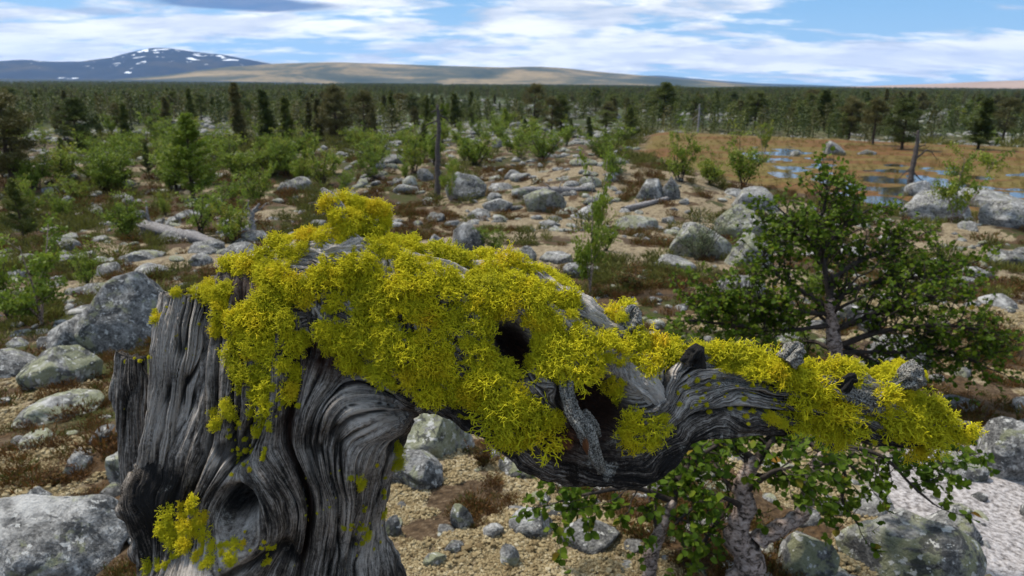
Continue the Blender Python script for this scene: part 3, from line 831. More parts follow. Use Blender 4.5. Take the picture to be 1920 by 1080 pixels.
def build_branch():
    sw = Sweep(BR, 700, 300, 45)
    U, W = project(sw.P.reshape(-1, 3))[:2]; U = U.reshape(sw.T.shape); W = W.reshape(sw.T.shape)
    c = np.cos(sw.TH)     # +1 lower edge, -1 upper edge
    fr = np.clip(np.sin(sw.TH) * 3, 0, 1)
    bk = np.sin(sw.TH) < 0
    wd = cat_interp(np.array(BR)[:, 0], np.hypot(np.array(BR)[:, 3] - np.array(BR)[:, 1], np.array(BR)[:, 4] - np.array(BR)[:, 2]), sw.t)
    wob = fbm(U / 70, W / 50, 201, 3) - 0.5
    phi = sw.TH * (4.2 + 0.55 * np.sqrt(wd) * 0.6) / math.pi * 1.3 + sw.T * 0.55 + wob * 1.6
    # grain swirls round the hollows
    h1 = holl(U, W, 962, 648, 44, 62, -28)
    h2 = holl(U, W, 1128, 775, 62, 78, -10)
    h3 = holl(U, W, 1085, 690, 36, 40, 0)
    phi += 2.2 * gauss(U, W, 1210, 735, 70, 60) + 1.6 * gauss(U, W, 1128, 775, 110, 130)
    phi = np.where(bk, phi + 60, phi)
    along = sw.T * 0.95
    d, crack = carve(phi, along, 211, 0.85)
    d += (fbm(U / 110, W / 90, 203, 2) - 0.5) * 0.024
    d += (fbm(U / 26, W / 26, 205, 3) - 0.5) * 0.008
    h1, h2 = h1 * fr, h2 * fr
    d = d * (1 - 0.7 * np.maximum(h1, h2)) - 0.070 * h1 - 0.062 * h2
    d += 0.010 * gauss(U, W, 1128, 775, 100, 120) * fr * (1 - h2)
    d += np.maximum(h1, h2) * (fbm(U / 10, W / 10, 207, 3) - 0.5) * 0.016
    # thick curved lower lip sweeping right from the burl
    lip = np.exp(-((c - 0.82) / 0.14) ** 2) * sstep(sw.T, 5.2, 6.2) * (1 - sstep(sw.T, 7.6, 8.6)) * fr
    d += 0.016 * lip
    groove = np.exp(-((c - 0.50) / 0.10) ** 2) * sstep(sw.T, 6.0, 6.8) * (1 - sstep(sw.T, 9.0, 10.0)) * fr
    d -= 0.012 * groove
    g2 = np.exp(-((c - 0.05) / 0.10) ** 2) * sstep(sw.T, 6.4, 7.2) * (1 - sstep(sw.T, 9.4, 10.2)) * fr
    d -= 0.008 * g2
    sw.push(d)
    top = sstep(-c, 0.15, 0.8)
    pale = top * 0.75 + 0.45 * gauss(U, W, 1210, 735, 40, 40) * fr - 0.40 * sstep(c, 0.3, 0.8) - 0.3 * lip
    crack = np.maximum(crack, np.maximum(np.maximum(h1, h2), groove * 0.8))
    red = np.clip(np.maximum(h1, h2) + gauss(U, W, 1060, 830, 60, 40) * 0.9, 0, 1) * fr
    rot = 0.75 * gauss(U, W, 1060, 835, 34, 24) * fr
    crust = 0.6 * gauss(U, W, 1330, 650, 40, 30) + 0.6 * gauss(U, W, 1605, 752, 60, 22, 22) + 0.7 * gauss(U, W, 1170, 600, 50, 30) + 0.45 * top * sstep(sw.T, 4, 7) + 0.25 * gauss(U, W, 1400, 720, 160, 40) * fr + 0.3 * gauss(U, W, 1640, 790, 60, 30) * fr
    grain = np.stack([phi, along, phi * 0], -1)
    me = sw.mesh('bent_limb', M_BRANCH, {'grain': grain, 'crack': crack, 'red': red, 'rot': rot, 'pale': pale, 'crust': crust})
    return part('bent_limb', me)
LIMB = build_branch()

def surf_depth(x, y):
    d = Vector(ray(x, y)); L = d.length; best = None
    for tr in (T_LIMB, T_TRUNK):
        h = tr.ray_cast(Vector(CAM), d / L)
        if h[0] is not None and (best is None or h[3] / L < best): best = h[3] / L
    return best
_dg = bpy.context.evaluated_depsgraph_get()
T_LIMB = BVHTree.FromObject(LIMB, _dg); T_TRUNK = BVHTree.FromObject(TRUNK, _dg)
def spike(name, pts, radii, dep, seed, mat=None, n=110, m=64, rotspot=None, crust=1.0, pale=0.2):
    """stub or twig along a measured line; radii in picture px at its own distance"""
    pts = np.array(pts, float); radii = np.array(radii, float)
    if name in ('wood_splinter', 'bark_strip'):     # half sunk into the wood that carries it
        sd = [surf_depth(*p) for p in pts]
        radii = np.maximum(radii, radii.max() * 0.55)
        dep = [(v if v else dd) + r * 0.00066 * 0.62 for v, dd, r in zip(sd, dep, radii)]
    t = np.linspace(0, 1, len(pts)); q = np.linspace(0, 1, n)
    C = cat_interp(t, pts, q); R = cat_interp(t, radii, q)[:, 0]
    dp = cat_interp(t, np.array(dep, float), q)[:, 0]
    c3 = W3(C[:, 0], C[:, 1], dp)
    T = np.gradient(c3, axis=0); T /= np.linalg.norm(T, axis=1)[:, None]
    Nn = np.cross(T, FWD); Nn /= np.linalg.norm(Nn, axis=1)[:, None] + 1e-9
    B = np.cross(T, Nn)
    th = np.arange(m) / m * 2 * math.pi
    r3 = R * dp / FPX
    TT, TH = np.meshgrid(q, th, indexing='ij')
    ln = np.linalg.norm(np.diff(c3, axis=0), axis=1).sum()
    ph = TH * 1.3 + TT * 1.5
    kx = np.cos(TH) * 2; ky = np.sin(TH) * 2 + TT * ln * 60
    amp_ = 0.5 if mat is M_BRANCH else 1.0
    rel = 1 + amp_ * (vnoise(kx * 1.5, ky, seed) - 0.5) * 0.8 + amp_ * (vnoise(kx * 4, ky * 3, seed + 1) - 0.5) * 0.45 + (vnoise(TH * 3.2, TT * 3, seed + 2) - 0.5) * 0.3 + amp_ * (vnoise(kx * 9, ky * 7, seed + 3) - 0.5) * 0.3
    P = c3[:, None] + (r3[:, None] * rel)[..., None] * (np.cos(TH)[..., None] * Nn[:, None] + np.sin(TH)[..., None] * B[:, None])
    V = np.vstack([P.reshape(-1, 3), c3[0], c3[-1]])
    i = np.arange(n - 1)[:, None] * m; j = np.arange(m)[None]; k = (j + 1) % m
    Q = np.stack([i + j, i + k, i + m + k, i + m + j], -1).reshape(-1, 4)
    j = np.arange(m)
    F3 = np.vstack([np.stack([(j + 1) % m, j, np.full(m, n * m)], -1), np.stack([(n - 1) * m + j, (n - 1) * m + (j + 1) % m, np.full(m, n * m + 1)], -1)])
    z = np.zeros(len(V))
    rot = z.copy()
    if rotspot:
        u, w, _ = project(V); rot = np.exp(-((u - rotspot[0]) / rotspot[2]) ** 2 - ((w - rotspot[1]) / rotspot[3]) ** 2)
    gr = np.vstack([np.stack([ph * 1.5, TT * ln * 8, TT * 0], -1).reshape(-1, 3), (0, 0, 0), (0, 0, 0)])
    me = mesh_np(name, V, [Q, F3], mat or M_TWIG, True, {'grain': gr, 'crack': z, 'red': z, 'rot': rot, 'pale': z + pale, 'crust': z + crust})
    return part(name, me)
STUBS = [
    spike('stub', [(660, 470), (668, 440), (668, 405), (676, 374)], [48, 42, 38, 22], [.86, .86, .858, .856], 301, M_BRANCH, crust=.3),
    spike('stub', [(690, 440), (704, 415), (708, 388)], [26, 24, 12], [.85, .85, .85], 302, M_BRANCH, crust=.3),
    spike('stub', [(655, 440), (640, 405), (618, 372), (604, 354)], [17, 15, 10, 4], [.825, .82, .822, .824], 303, M_BRANCH, crust=.6, pale=.5),
    spike('dead_twig', [(1060, 690), (1062, 725), (1072, 765), (1095, 808), (1112, 850), (1128, 884)], [11, 14, 15, 16, 13, 7], [.775, .762, .755, .752, .757, .766], 304, rotspot=(1098, 838, 9, 22)),
    spike('dead_twig', [(1092, 775), (1112, 795), (1124, 818)], [9, 8, 4], [.762, .765, .772], 305),
    spike('broken_stub', [(1180, 690), (1205, 715), (1232, 745), (1247, 764)], [20, 24, 19, 9], [.80, .79, .785, .788], 306, M_BRANCH, crust=.1, pale=.9),
    spike('broken_stub', [(1150, 625), (1172, 604), (1190, 588), (1200, 582)], [24, 26, 22, 8], [.82, .82, .82, .82], 307, crust=1.5, pale=-.6),
    spike('broken_stub', [(1660, 730), (1690, 712), (1712, 708), (1732, 716)], [18, 22, 22, 9], [.835, .835, .835, .835], 308, crust=1.5, pale=-.4),
    spike('broken_stub', [(1296, 680), (1306, 662), (1314, 648)], [20, 15, 7], [.805, .80, .80], 309, crust=.1, pale=-1.6),
    spike('broken_stub', [(1470, 676), (1490, 655), (1506, 655)], [18, 17, 9], [.81, .81, .81], 310, crust=1.5, pale=-.5),
    spike('broken_stub', [(1580, 728), (1594, 714), (1606, 712)], [16, 11, 6], [.805, .80, .80], 311, crust=0, pale=-1.6),
    spike('bark_strip', [(1540, 716), (1590, 738), (1640, 756), (1668, 764)], [10, 15, 15, 6], [.79, .785, .785, .79], 312, crust=1.4, pale=.5),
    spike('wood_splinter', [(1078, 580), (1120, 604), (1165, 622), (1208, 640)], [9, 13, 12, 4], [.795, .785, .783, .785], 313, M_BRANCH, crust=0, pale=1.2),
    spike('wood_splinter', [(1100, 572), (1140, 596), (1180, 618), (1214, 630)], [7, 10, 10, 4], [.81, .80, .798, .80], 314, M_BRANCH, crust=.3, pale=1.2),
    spike('wood_splinter', [(560, 548), (598, 588), (640, 640)], [8, 11, 5], [.785, .776, .777], 315, M_BRANCH, crust=0, pale=.9),
    spike('wood_splinter', [(624, 538), (650, 562), (676, 588)], [4, 7, 3], [.775, .768, .768], 316, M_BRANCH, crust=0, pale=1.0),
    spike('wood_splinter', [(590, 480), (630, 470), (670, 460), (690, 455)], [8, 14, 14, 7], [.80, .797, .80, .803], 317, M_BRANCH, crust=.2, pale=1.2),
    spike('wood_splinter', [(528, 508), (540, 494), (547, 483)], [6, 6, 2], [.775, .775, .775], 318, M_BRANCH, crust=0, pale=1.0),
]
for _k, _x in enumerate((702, 716, 732, 748, 770)):
    STUBS.append(spike('wood_splinter', [(_x + 6, 478), (_x + 4, 500), (_x + 8 + _k, 530)], [5, 7, 3], [.80, .79, .785], 330 + _k, M_BRANCH, crust=.2, pale=.6, n=40, m=24))

# --- yellow lichen
def m_lichen():
    m, nt, b = material('yellow_wolf_lichen', 0.8, 0.2)
    oi = nt.node('ShaderNodeObjectInfo')
    rnd = oi.outputs['Random']
    pos = nt.node('ShaderNodeNewGeometry').outputs['Position']
    n = nt.noise(pos, 26.0, 3, 0.6)
    f = nt.math('ADD', nt.math('MULTIPLY', rnd, 0.45), nt.math('MULTIPLY', n, 0.75))
    c = nt.ramp(f, [(0.20, (0.38, 0.365, 0.014)), (0.42, (0.57, 0.53, 0.016)), (0.72, (0.70, 0.625, 0.016)), (0.90, (0.74, 0.56, 0.016)), (1.0, (0.70, 0.42, 0.02))])
    nt.put(b.inputs['Base Color'], c)
    tr = nt.node('ShaderNodeBsdfTranslucent'); nt.put(tr.inputs['Color'], c)
    mx = nt.node('ShaderNodeMixShader'); mx.inputs[0].default_value = 0.16
    nt.l.new(b.outputs[0], mx.inputs[1]); nt.l.new(tr.outputs[0], mx.inputs[2])
    out = [x for x in nt.n if x.type == 'OUTPUT_MATERIAL'][0]
    nt.l.new(mx.outputs[0], out.inputs['Surface'])
    return m
M_LICHEN = m_lichen()
def lichen_mesh(seed, strands, rad, long_=False):
    rg = np.random.default_rng(seed); mb = MB()
    def grow(p, d, L, r, lvl):
        n = 3
        P = [p]; dd = d
        for i in range(n):
            dd = dd + rg.normal(0, 0.46, 3); dd /= np.linalg.norm(dd)
            p = p + dd * L / n; P.append(p)
        mb.tube(P, np.linspace(r, r * 0.78, n + 1), 3, cap=(lvl == 0))
        if lvl > 0:
            k = 2 if rg.random() < 0.7 else 3
            for _ in range(k):
                d2 = dd + rg.normal(0, 0.80, 3); d2 /= np.linalg.norm(d2)
                grow(p, d2, L * rg.uniform(0.55, 0.85), r * 0.78, lvl - 1)
    for s in range(strands):
        z = rg.uniform(-0.12, 1.0); a = rg.uniform(0, 2 * math.pi); q = math.sqrt(max(0, 1 - z * z))
        d = np.array((q * math.cos(a), q * math.sin(a), z))
        base = d * rg.uniform(0.1, 0.55) * np.array((1, 1, 0.65)) + np.array((0, 0, -0.12))
        d = d + np.array((0, 0, 0.15)); d /= np.linalg.norm(d)
        grow(base, d, rg.uniform(0.17, 0.29) * (1.35 if long_ else 1), rad * rg.uniform(0.8, 1.15), 2)
    return mb.mesh('lichen_tuft', M_LICHEN)
TUFT_FINE = [lichen_mesh(500 + i, 175, 0.0225) for i in range(7)]
TUFT_LONG = [lichen_mesh(540 + i, 92, 0.030, True) for i in range(6)]

bpy.context.view_layer.update()
_dg = bpy.context.evaluated_depsgraph_get()
TREES3 = [T_LIMB, T_TRUNK] + [BVHTree.FromObject(o, _dg) for o in SLABS + STUBS[:3] + STUBS[6:8]]
class BVH:
    @staticmethod
    def ray_cast(o, d):
        hs = [h for h in (t.ray_cast(o, d) for t in TREES3) if h[0] is not None]
        return min(hs, key=lambda h: h[3]) if hs else (None, None, None, None)
    @staticmethod
    def find_nearest(p):
        hs = [h for h in (t.find_nearest(p) for t in TREES3) if h[0] is not None]
        return min(hs, key=lambda h: h[3])

LICH = [  # polygon in picture px, tuft size px, count, long?
    ([(560, 445), (600, 432), (690, 430), (760, 445), (830, 470), (800, 480), (740, 462), (690, 455), (610, 452)], 22, 15, 0),
    ([(605, 370), (640, 358), (690, 358), (724, 380), (726, 425), (690, 440), (650, 430), (620, 420), (604, 395)], 20, 26, 0),
    ([(420, 500), (470, 482), (520, 455), (580, 448), (570, 480), (545, 500), (520, 545), (500, 560), (492, 505), (460, 500), (440, 520)], 24, 22, 0),
    ([(325, 535), (360, 525), (400, 530), (405, 545), (360, 552), (330, 550)], 18, 9, 0),
    ([(398, 545), (430, 540), (438, 590), (420, 640), (402, 610)], 19, 10, 0),
    ([(505, 560), (545, 520), (600, 505), (700, 490), (728, 520), (725, 560), (690, 582), (640, 570), (590, 560), (560, 565), (520, 585)], 26, 30, 0),
    ([(430, 640), (450, 600), (475, 560), (500, 565), (520, 590), (560, 620), (570, 640), (545, 660), (555, 700), (540, 735), (505, 770), (470, 760), (440, 725)], 27, 34, 0),
    ([(700, 465), (770, 460), (790, 490), (760, 495), (720, 480)], 22, 9, 0),
    ([(765, 500), (830, 470), (930, 470), (1000, 490), (1060, 530), (1070, 560), (1000, 560), (930, 580), (910, 620), (860, 600), (800, 600), (745, 570), (735, 540)], 28, 56, 0),
    ([(640, 640), (680, 600), (740, 575), (800, 600), (870, 610), (905, 640), (930, 690), (960, 710), (985, 760), (960, 780), (900, 770), (840, 740), (780, 740), (720, 715), (670, 690)], 28, 62, 0),
    ([(600, 610), (640, 612), (660, 640), (640, 660), (610, 640)], 20, 8, 0),
    ([(905, 770), (960, 755), (1010, 765), (1040, 790), (1020, 820), (960, 825), (920, 805)], 30, 14, 1),
    ([(985, 570), (1060, 565), (1085, 600), (1090, 640), (1020, 650), (1000, 620)], 26, 14, 0),
    ([(1000, 640), (1060, 640), (1110, 660), (1108, 695), (1075, 712), (1020, 712), (998, 690)], 25, 17, 1),
    ([(1080, 640), (1150, 640), (1180, 660), (1160, 680), (1100, 670)], 22, 7, 1),
    ([(1140, 575), (1165, 560), (1185, 570), (1165, 595), (1145, 595)], 22, 5, 1),
    ([(1180, 640), (1230, 630), (1270, 650), (1250, 690), (1215, 700), (1185, 675)], 26, 10, 1),
    ([(1142, 712), (1172, 715), (1176, 755), (1152, 758)], 17, 5, 1),
    ([(1160, 800), (1205, 780), (1252, 772), (1242, 810), (1218, 850), (1185, 848)], 20, 10, 1),
    ([(1290, 640), (1320, 632), (1345, 640)], 16, 3, 1),
    ([(1340, 640), (1380, 625), (1430, 640), (1440, 670), (1400, 690), (1360, 680)], 24, 12, 1),
    ([(1430, 670), (1490, 660), (1530, 690), (1540, 730), (1500, 730), (1450, 700)], 26, 14, 1),
    ([(1520, 670), (1570, 660), (1605, 690), (1590, 710), (1540, 700)], 24, 8, 1),
    ([(1470, 760), (1520, 750), (1580, 765), (1598, 810), (1580, 850), (1530, 830), (1490, 800)], 26, 16, 1),
    ([(1620, 690), (1660, 685), (1680, 700), (1650, 712)], 19, 5, 0),
    ([(1640, 735), (1690, 735), (1740, 760), (1790, 772), (1838, 795), (1815, 825), (1765, 850), (1710, 850), (1680, 810), (1665, 775)], 25, 28, 1),
    ([(1430, 765), (1455, 765), (1450, 790), (1435, 785)], 13, 3, 0),
    ([(300, 985), (330, 945), (365, 940), (385, 975), (392, 1000), (370, 1020), (330, 1020), (305, 1010)], 18, 20, 0),
    ([(270, 1060), (310, 1045), (310, 1070)], 15, 3, 0),
    ([(370, 1020), (420, 1018), (465, 1020), (440, 1045), (390, 1060), (345, 1060)], 13, 11, 0),
    ([(395, 760), (425, 742), (440, 770), (430, 795), (405, 795)], 18, 5, 0),
    ([(732, 830), (752, 825), (750, 880), (735, 880)], 14, 4, 0),
    ([(720, 930), (735, 930), (725, 990), (712, 980)], 11, 4, 0),
    ([(675, 990), (698, 990), (690, 1020), (678, 1020)], 12, 3, 0),
    ([(655, 888), (680, 888), (678, 906), (660, 906)], 11, 2, 0),
    ([(480, 770), (515, 770), (500, 810), (482, 810)], 12, 4, 0),
    ([(284, 585), (300, 580), (298, 605), (286, 602)], 13, 2, 0),
    ([(1200, 595), (1218, 598), (1214, 616), (1202, 612)], 13, 2, 1),
]
FLECK = [([(430, 790), (480, 780), (470, 880), (420, 900)], 6, 26), ([(480, 780), (520, 780), (500, 860), (470, 860)], 6, 14), ([(560, 860), (640, 860), (620, 1000), (575, 1000)], 4, 12),
         ([(1260, 690), (1450, 720), (1480, 800), (1330, 790), (1260, 760)], 6, 46), ([(640, 980), (740, 860), (740, 1000), (660, 1060)], 6, 22), ([(340, 990), (520, 1000), (500, 1075), (290, 1075)], 8, 26),
         ([(300, 560), (420, 560), (400, 720), (290, 700)], 4, 10), ([(560, 560), (720, 560), (740, 600), (620, 660)], 9, 36), ([(420, 640), (560, 760), (470, 800)], 9, 24),
         ([(980, 560), (1240, 620), (1240, 700), (1100, 760), (980, 640)], 8, 50), ([(600, 440), (830, 470), (760, 560), (560, 500)], 9, 40), ([(1480, 680), (1660, 720), (1760, 830), (1500, 830)], 9, 50),
         ([(780, 740), (980, 800), (1040, 870), (900, 800)], 8, 26), ([(225, 668), (290, 668), (290, 720), (240, 700)], 5, 6)]
def pip(x, y, poly):
    return in_poly(np.array([x]), np.array([y]), poly, 1e-6)[0] > 0.99
def lichen_hit(x, y):
    d = Vector(ray(x, y)); d.normalize()
    hit = BVH.ray_cast(Vector(CAM), d)
    if hit[0] is None:      # just off the outline: take the nearest wood
        q = Vector(CAM) + d * 0.85
        hit = BVH.find_nearest(q)
        if (hit[0] - q).length > 0.05: return None
        return hit[0], ((q - hit[0]).normalized() * 0.7 + hit[1] * 0.5).normalized()
    return hit[0], hit[1]
rgl = random.Random(77)
cand = []
for poly, size, cnt, lng in LICH:
    xs = [p[0] for p in poly]; ys = [p[1] for p in poly]; placed = []
    # a few full cushions, then smaller ones in the gaps between them
    for frac, mul, gap in ((0.42, 1.42, 1.45), (0.50, 0.80, 0.85)):
        k = 0; tries = 0; goal = max(1, round(cnt * frac))
        while k < goal and tries < 900:
            tries += 1
            x = rgl.uniform(min(xs), max(xs)); y = rgl.uniform(min(ys), max(ys))
            if not pip(x, y, poly): continue
            if any((x - a) ** 2 + (y - b) ** 2 < (size * gap * (1 - tries / 1500)) ** 2 for a, b in placed): continue
            h = lichen_hit(x, y)
            if h is None: continue
            placed.append((x, y)); k += 1
            cand.append((size * mul * rgl.uniform(0.85, 1.2), h[0], h[1], lng))
cand.sort(key=lambda c: -c[0])
small = []
inv = stump.matrix_world.inverted()
def tuft_rot(nrm):
    n = (nrm + Vector((0, 0, 0.35)) + Vector(-FWD) * 0.25).normalized()
    q = n.to_track_quat('Z', 'Y')
    return q @ Euler((0, 0, rgl.uniform(0, 6.28))).to_quaternion()
for i, (size, p, nrm, lng) in enumerate(cand):
    s = size * 0.82 / FPX * 1.02
    if i < 290:
        me = rgl.choice(TUFT_LONG if lng else TUFT_FINE)
        o = obj('lichen_tuft', me, stump)
        o.matrix_parent_inverse = inv
        o.location = p + nrm * s * 0.14
        o.rotation_euler = tuft_rot(nrm).to_euler()
        o.scale = (s * rgl.uniform(.9, 1.15), s * rgl.uniform(.9, 1.15), s * rgl.uniform(.85, 1.15))
    else:
        small.append((s, p, nrm))
for poly, size, cnt in FLECK:
    xs = [p[0] for p in poly]; ys = [p[1] for p in poly]; k = 0; tries = 0
    while k < cnt and tries < 2000:
        tries += 1
        x = rgl.uniform(min(xs), max(xs)); y = rgl.uniform(min(ys), max(ys))
        if not pip(x, y, poly): continue
        h = lichen_hit(x, y)
        if h is None: continue
        k += 1
        small.append((size * rgl.uniform(0.5, 1.5) * 0.82 / FPX, h[0], h[1]))
# the far side of the limb carries the same lichen
for _ in range(520):
    t = rgl.random()
    x = 520 + 1230 * t; y = 500 + 290 * max(0, t - 0.25) * 1.1
    q = Vector(W3(x, y, 0.84)); up = Vector((rgl.uniform(-.5, .5), rgl.uniform(.1, 1), rgl.uniform(.2, 1))).normalized()
    hit = BVH.ray_cast(q + up * 0.4, -up)
    if hit[0] is not None: small.append((rgl.uniform(10, 22) / FPX * 0.8, hit[0], hit[1]))
lib_l = lib_collection('lichen_lib', TUFT_FINE)
fr_ = scatter('small_lichen', [tuple(p) for s, p, n in small], [tuple(tuft_rot(n).to_euler()) for s, p, n in small], [(s, s, s * .9) for s, p, n in small],
        [rgl.randrange(7) for _ in small], lib_l, None, None)
fr_.parent = stump; fr_.matrix_parent_inverse = inv

# dark fibrous clot hanging from the burl
M_CLOT = bpy.data.materials.new('dark_moss_clot'); M_CLOT.use_nodes = True
_b = M_CLOT.node_tree.nodes['Principled BSDF']; _b.inputs['Base Color'].default_value = (0.016, 0.010, 0.006, 1); _b.inputs['Roughness'].default_value = 0.95
_me = TUFT_FINE[0].copy(); _me.materials.clear(); _me.materials.append(M_CLOT)
for _x, _y, _s in ((1072, 886, .017), (1078, 898, .012), (1064, 872, .014)):
    _d = surf_depth(_x, min(_y, 884)) or .79
    _o = obj('moss_clot', _me, stump); _o.matrix_parent_inverse = inv
    _o.location = W3(_x, _y, _d + .004); _o.rotation_euler = Vector((0.1, -.35, -1)).to_track_quat('Z', 'Y').to_euler(); _o.scale = (_s * .8, _s * .8, _s * 1.3)
# ------------------------------------------------------------------ materials for stones and plants
def m_rock(name, shift=0.0):
    m, nt, b = material(name, 0.9, 0.25)
    tc = nt.node('ShaderNodeNewGeometry').outputs['Position']
    oi = nt.node('ShaderNodeObjectInfo')
    rnd = oi.outputs['Random']
    p = nt.vmath('ADD', tc, nt.comb(nt.math('MULTIPLY', rnd, 40.0), nt.math('MULTIPLY', rnd, 17.0), 0.0))
    n1 = nt.noise(p, 2.6, 4, 0.65, 0.4)
    n2 = nt.noise(p, 17.0, 4, 0.7)
    n3 = nt.noise(p, 85.0, 3, 0.7)
    c = nt.ramp(nt.math('ADD', nt.math('MULTIPLY', nt.math('ADD', nt.math('MULTIPLY', n2, 0.55), nt.math('MULTIPLY', n1, 0.45)), 0.65), nt.math('MULTIPLY', n3, 0.35)), [(0.40, (0.035, 0.034, 0.032)), (0.47, (0.12, 0.116, 0.110)), (0.53, (0.225, 0.218, 0.205)), (0.61, (0.42, 0.405, 0.38))])
    tone = nt.ramp(rnd, [(0.0, (0.62, 0.62, 0.62)), (1.0, (1.15, 1.15, 1.15))])
    c = nt.mix(1.0, c, tone, 'MULTIPLY')
    # pale green map lichen, black lichen, white crusts
    n5 = nt.noise(nt.vmath('ADD', p, (5.0, 9.0, 2.0)), 5.0, 5, 0.7, 0.6)
    n6 = nt.noise(nt.vmath('ADD', p, (-7.0, 3.0, 1.0)), 8.5, 5, 0.7, 0.5)
    c = nt.mix(nt.math('MULTIPLY', nt.sstep(nt.math('ADD', n5, shift), 0.55, 0.62), 0.6), c, (0.22, 0.225, 0.115))
    c = nt.mix(nt.math('MULTIPLY', nt.sstep(n6, 0.54, 0.59), 0.8), c, (0.030, 0.030, 0.030))
    n7 = nt.noise(nt.vmath('ADD', p, (3.0, -8.0, 4.0)), 26.0, 3, 0.6)
    c = nt.mix(nt.math('MULTIPLY', nt.sstep(n7, 0.60, 0.64), 0.7), c, (0.50, 0.49, 0.46))
    c = nt.mix(nt.math('MULTIPLY', nt.sstep(n1, 0.56, 0.66), 0.5), c, (0.45, 0.44, 0.42))
    nt.put(b.inputs['Base Color'], c)
    nt.put(b.inputs['Normal'], nt.bump(nt.math('ADD', n2, nt.math('MULTIPLY', n3, 0.4)), 0.75, 0.02))
    return m
M_ROCK = m_rock('lichened_granite')
M_ROCKY = m_rock('yellow_lichened_granite', 0.10)
def m_leafy(name, stops, trans=0.3, nscale=3.0, rough=0.6, spec=0.25):
    m, nt, b = material(name, rough, spec)
    rnd = nt.node('ShaderNodeObjectInfo').outputs['Random']
    pos = nt.node('ShaderNodeNewGeometry').outputs['Position']
    n = nt.noise(pos, nscale, 3, 0.7)
    a = nt.attr('var')
    f = nt.math('ADD', nt.math('ADD', nt.math('MULTIPLY', rnd, 0.30), nt.math('MULTIPLY', n, 0.40)), nt.math('MULTIPLY', a, 0.45))
    c = nt.ramp(f, stops)
    nt.put(b.inputs['Base Color'], c)
    tr = nt.node('ShaderNodeBsdfTranslucent'); nt.put(tr.inputs['Color'], c)
    mx = nt.node('ShaderNodeMixShader'); mx.inputs[0].default_value = trans
    nt.l.new(b.outputs[0], mx.inputs[1]); nt.l.new(tr.outputs[0], mx.inputs[2])
    out = [x for x in nt.n if x.type == 'OUTPUT_MATERIAL'][0]
    nt.l.new(mx.outputs[0], out.inputs['Surface'])
    return m
M_NEEDLE = m_leafy('pine_needles', [(0.2, (0.036, 0.054, 0.013)), (0.5, (0.070, 0.090, 0.017)), (0.8, (0.12, 0.135, 0.022))], 0.2, 2.0)
M_NEEDLE_B = m_leafy('brownish_pine_needles', [(0.2, (0.046, 0.050, 0.016)), (0.5, (0.090, 0.085, 0.024)), (0.8, (0.14, 0.12, 0.035))], 0.2, 2.0)
M_NEEDLE_Y = m_leafy('young_pine_needles', [(0.2, (0.085, 0.13, 0.012)), (0.5, (0.15, 0.21, 0.016)), (0.8, (0.22, 0.27, 0.022))], 0.28, 3.0)
M_LEAF = m_leafy('birch_leaves', [(0.2, (0.080, 0.12, 0.012)), (0.5, (0.145, 0.205, 0.020)), (0.72, (0.21, 0.265, 0.030)), (0.92, (0.25, 0.24, 0.032))], 0.35, 8.0)
M_LEAF_D = m_leafy('near_birch_leaves', [(0.15, (0.040, 0.078, 0.006)), (0.5, (0.082, 0.135, 0.009)), (0.80, (0.15, 0.19, 0.014)), (0.98, (0.26, 0.13, 0.02))], 0.42, 14.0, 0.6, 0.12)
M_WILLOW = m_leafy('grey_willow_leaves', [(0.2, (0.05, 0.065, 0.03)), (0.6, (0.10, 0.125, 0.06)), (0.9, (0.15, 0.17, 0.085))], 0.3, 8.0)
M_SCRUB = m_leafy('dwarf_shrub', [(0.2, (0.035, 0.042, 0.010)), (0.5, (0.085, 0.085, 0.017)), (0.8, (0.14, 0.14, 0.026))], 0.25, 0.8, 0.8)
M_HEATH = m_leafy('heather', [(0.15, (0.022, 0.014, 0.006)), (0.35, (0.075, 0.036, 0.012)), (0.55, (0.14, 0.06, 0.014)), (0.72, (0.085, 0.075, 0.014)), (0.9, (0.05, 0.075, 0.012))], 0.2, 1.2, 0.8)
M_CREAM = m_leafy('reindeer_lichen', [(0.2, (0.17, 0.12, 0.060)), (0.45, (0.27, 0.205, 0.108)), (0.7, (0.38, 0.305, 0.175)), (0.9, (0.45, 0.385, 0.26))], 0.15, 1.4, 0.95, 0.1)
M_SEDGE = m_leafy('bog_sedge', [(0.2, (0.08, 0.050, 0.015)), (0.5, (0.14, 0.10, 0.026)), (0.8, (0.17, 0.155, 0.042))], 0.3, 0.5, 0.8)
def m_bark(name, stops, scale):
    m, nt, b = material(name, 0.9, 0.2)
    pos = nt.node('ShaderNodeNewGeometry').outputs['Position']
    n = nt.noise(nt.vmath('MULTIPLY', pos, (1.0, 1.0, 1.6)), scale, 5, 0.7, 0.5)
    nt.put(b.inputs['Base Color'], nt.ramp(n, stops))
    nt.put(b.inputs['Normal'], nt.bump(n, 0.8, 0.01))
    return m
M_BARK = m_bark('pine_bark', [(0.35, (0.02, 0.016, 0.013)), (0.55, (0.07, 0.05, 0.036)), (0.75, (0.15, 0.09, 0.055))], 14.0)
M_BIRCHBARK = m_bark('birch_bark', [(0.38, (0.02, 0.016, 0.013)), (0.44, (0.13, 0.095, 0.075)), (0.52, (0.32, 0.24, 0.20)), (0.68, (0.45, 0.38, 0.34))], 42.0)
M_TWIGDARK = m_bark('dark_twigs', [(0.3, (0.018, 0.014, 0.011)), (0.7, (0.07, 0.055, 0.045))], 40.0)
M_SILVER = m_bark('silver_deadwood', [(0.35, (0.07, 0.062, 0.06)), (0.52, (0.20, 0.185, 0.18)), (0.7, (0.40, 0.38, 0.37))], 20.0)
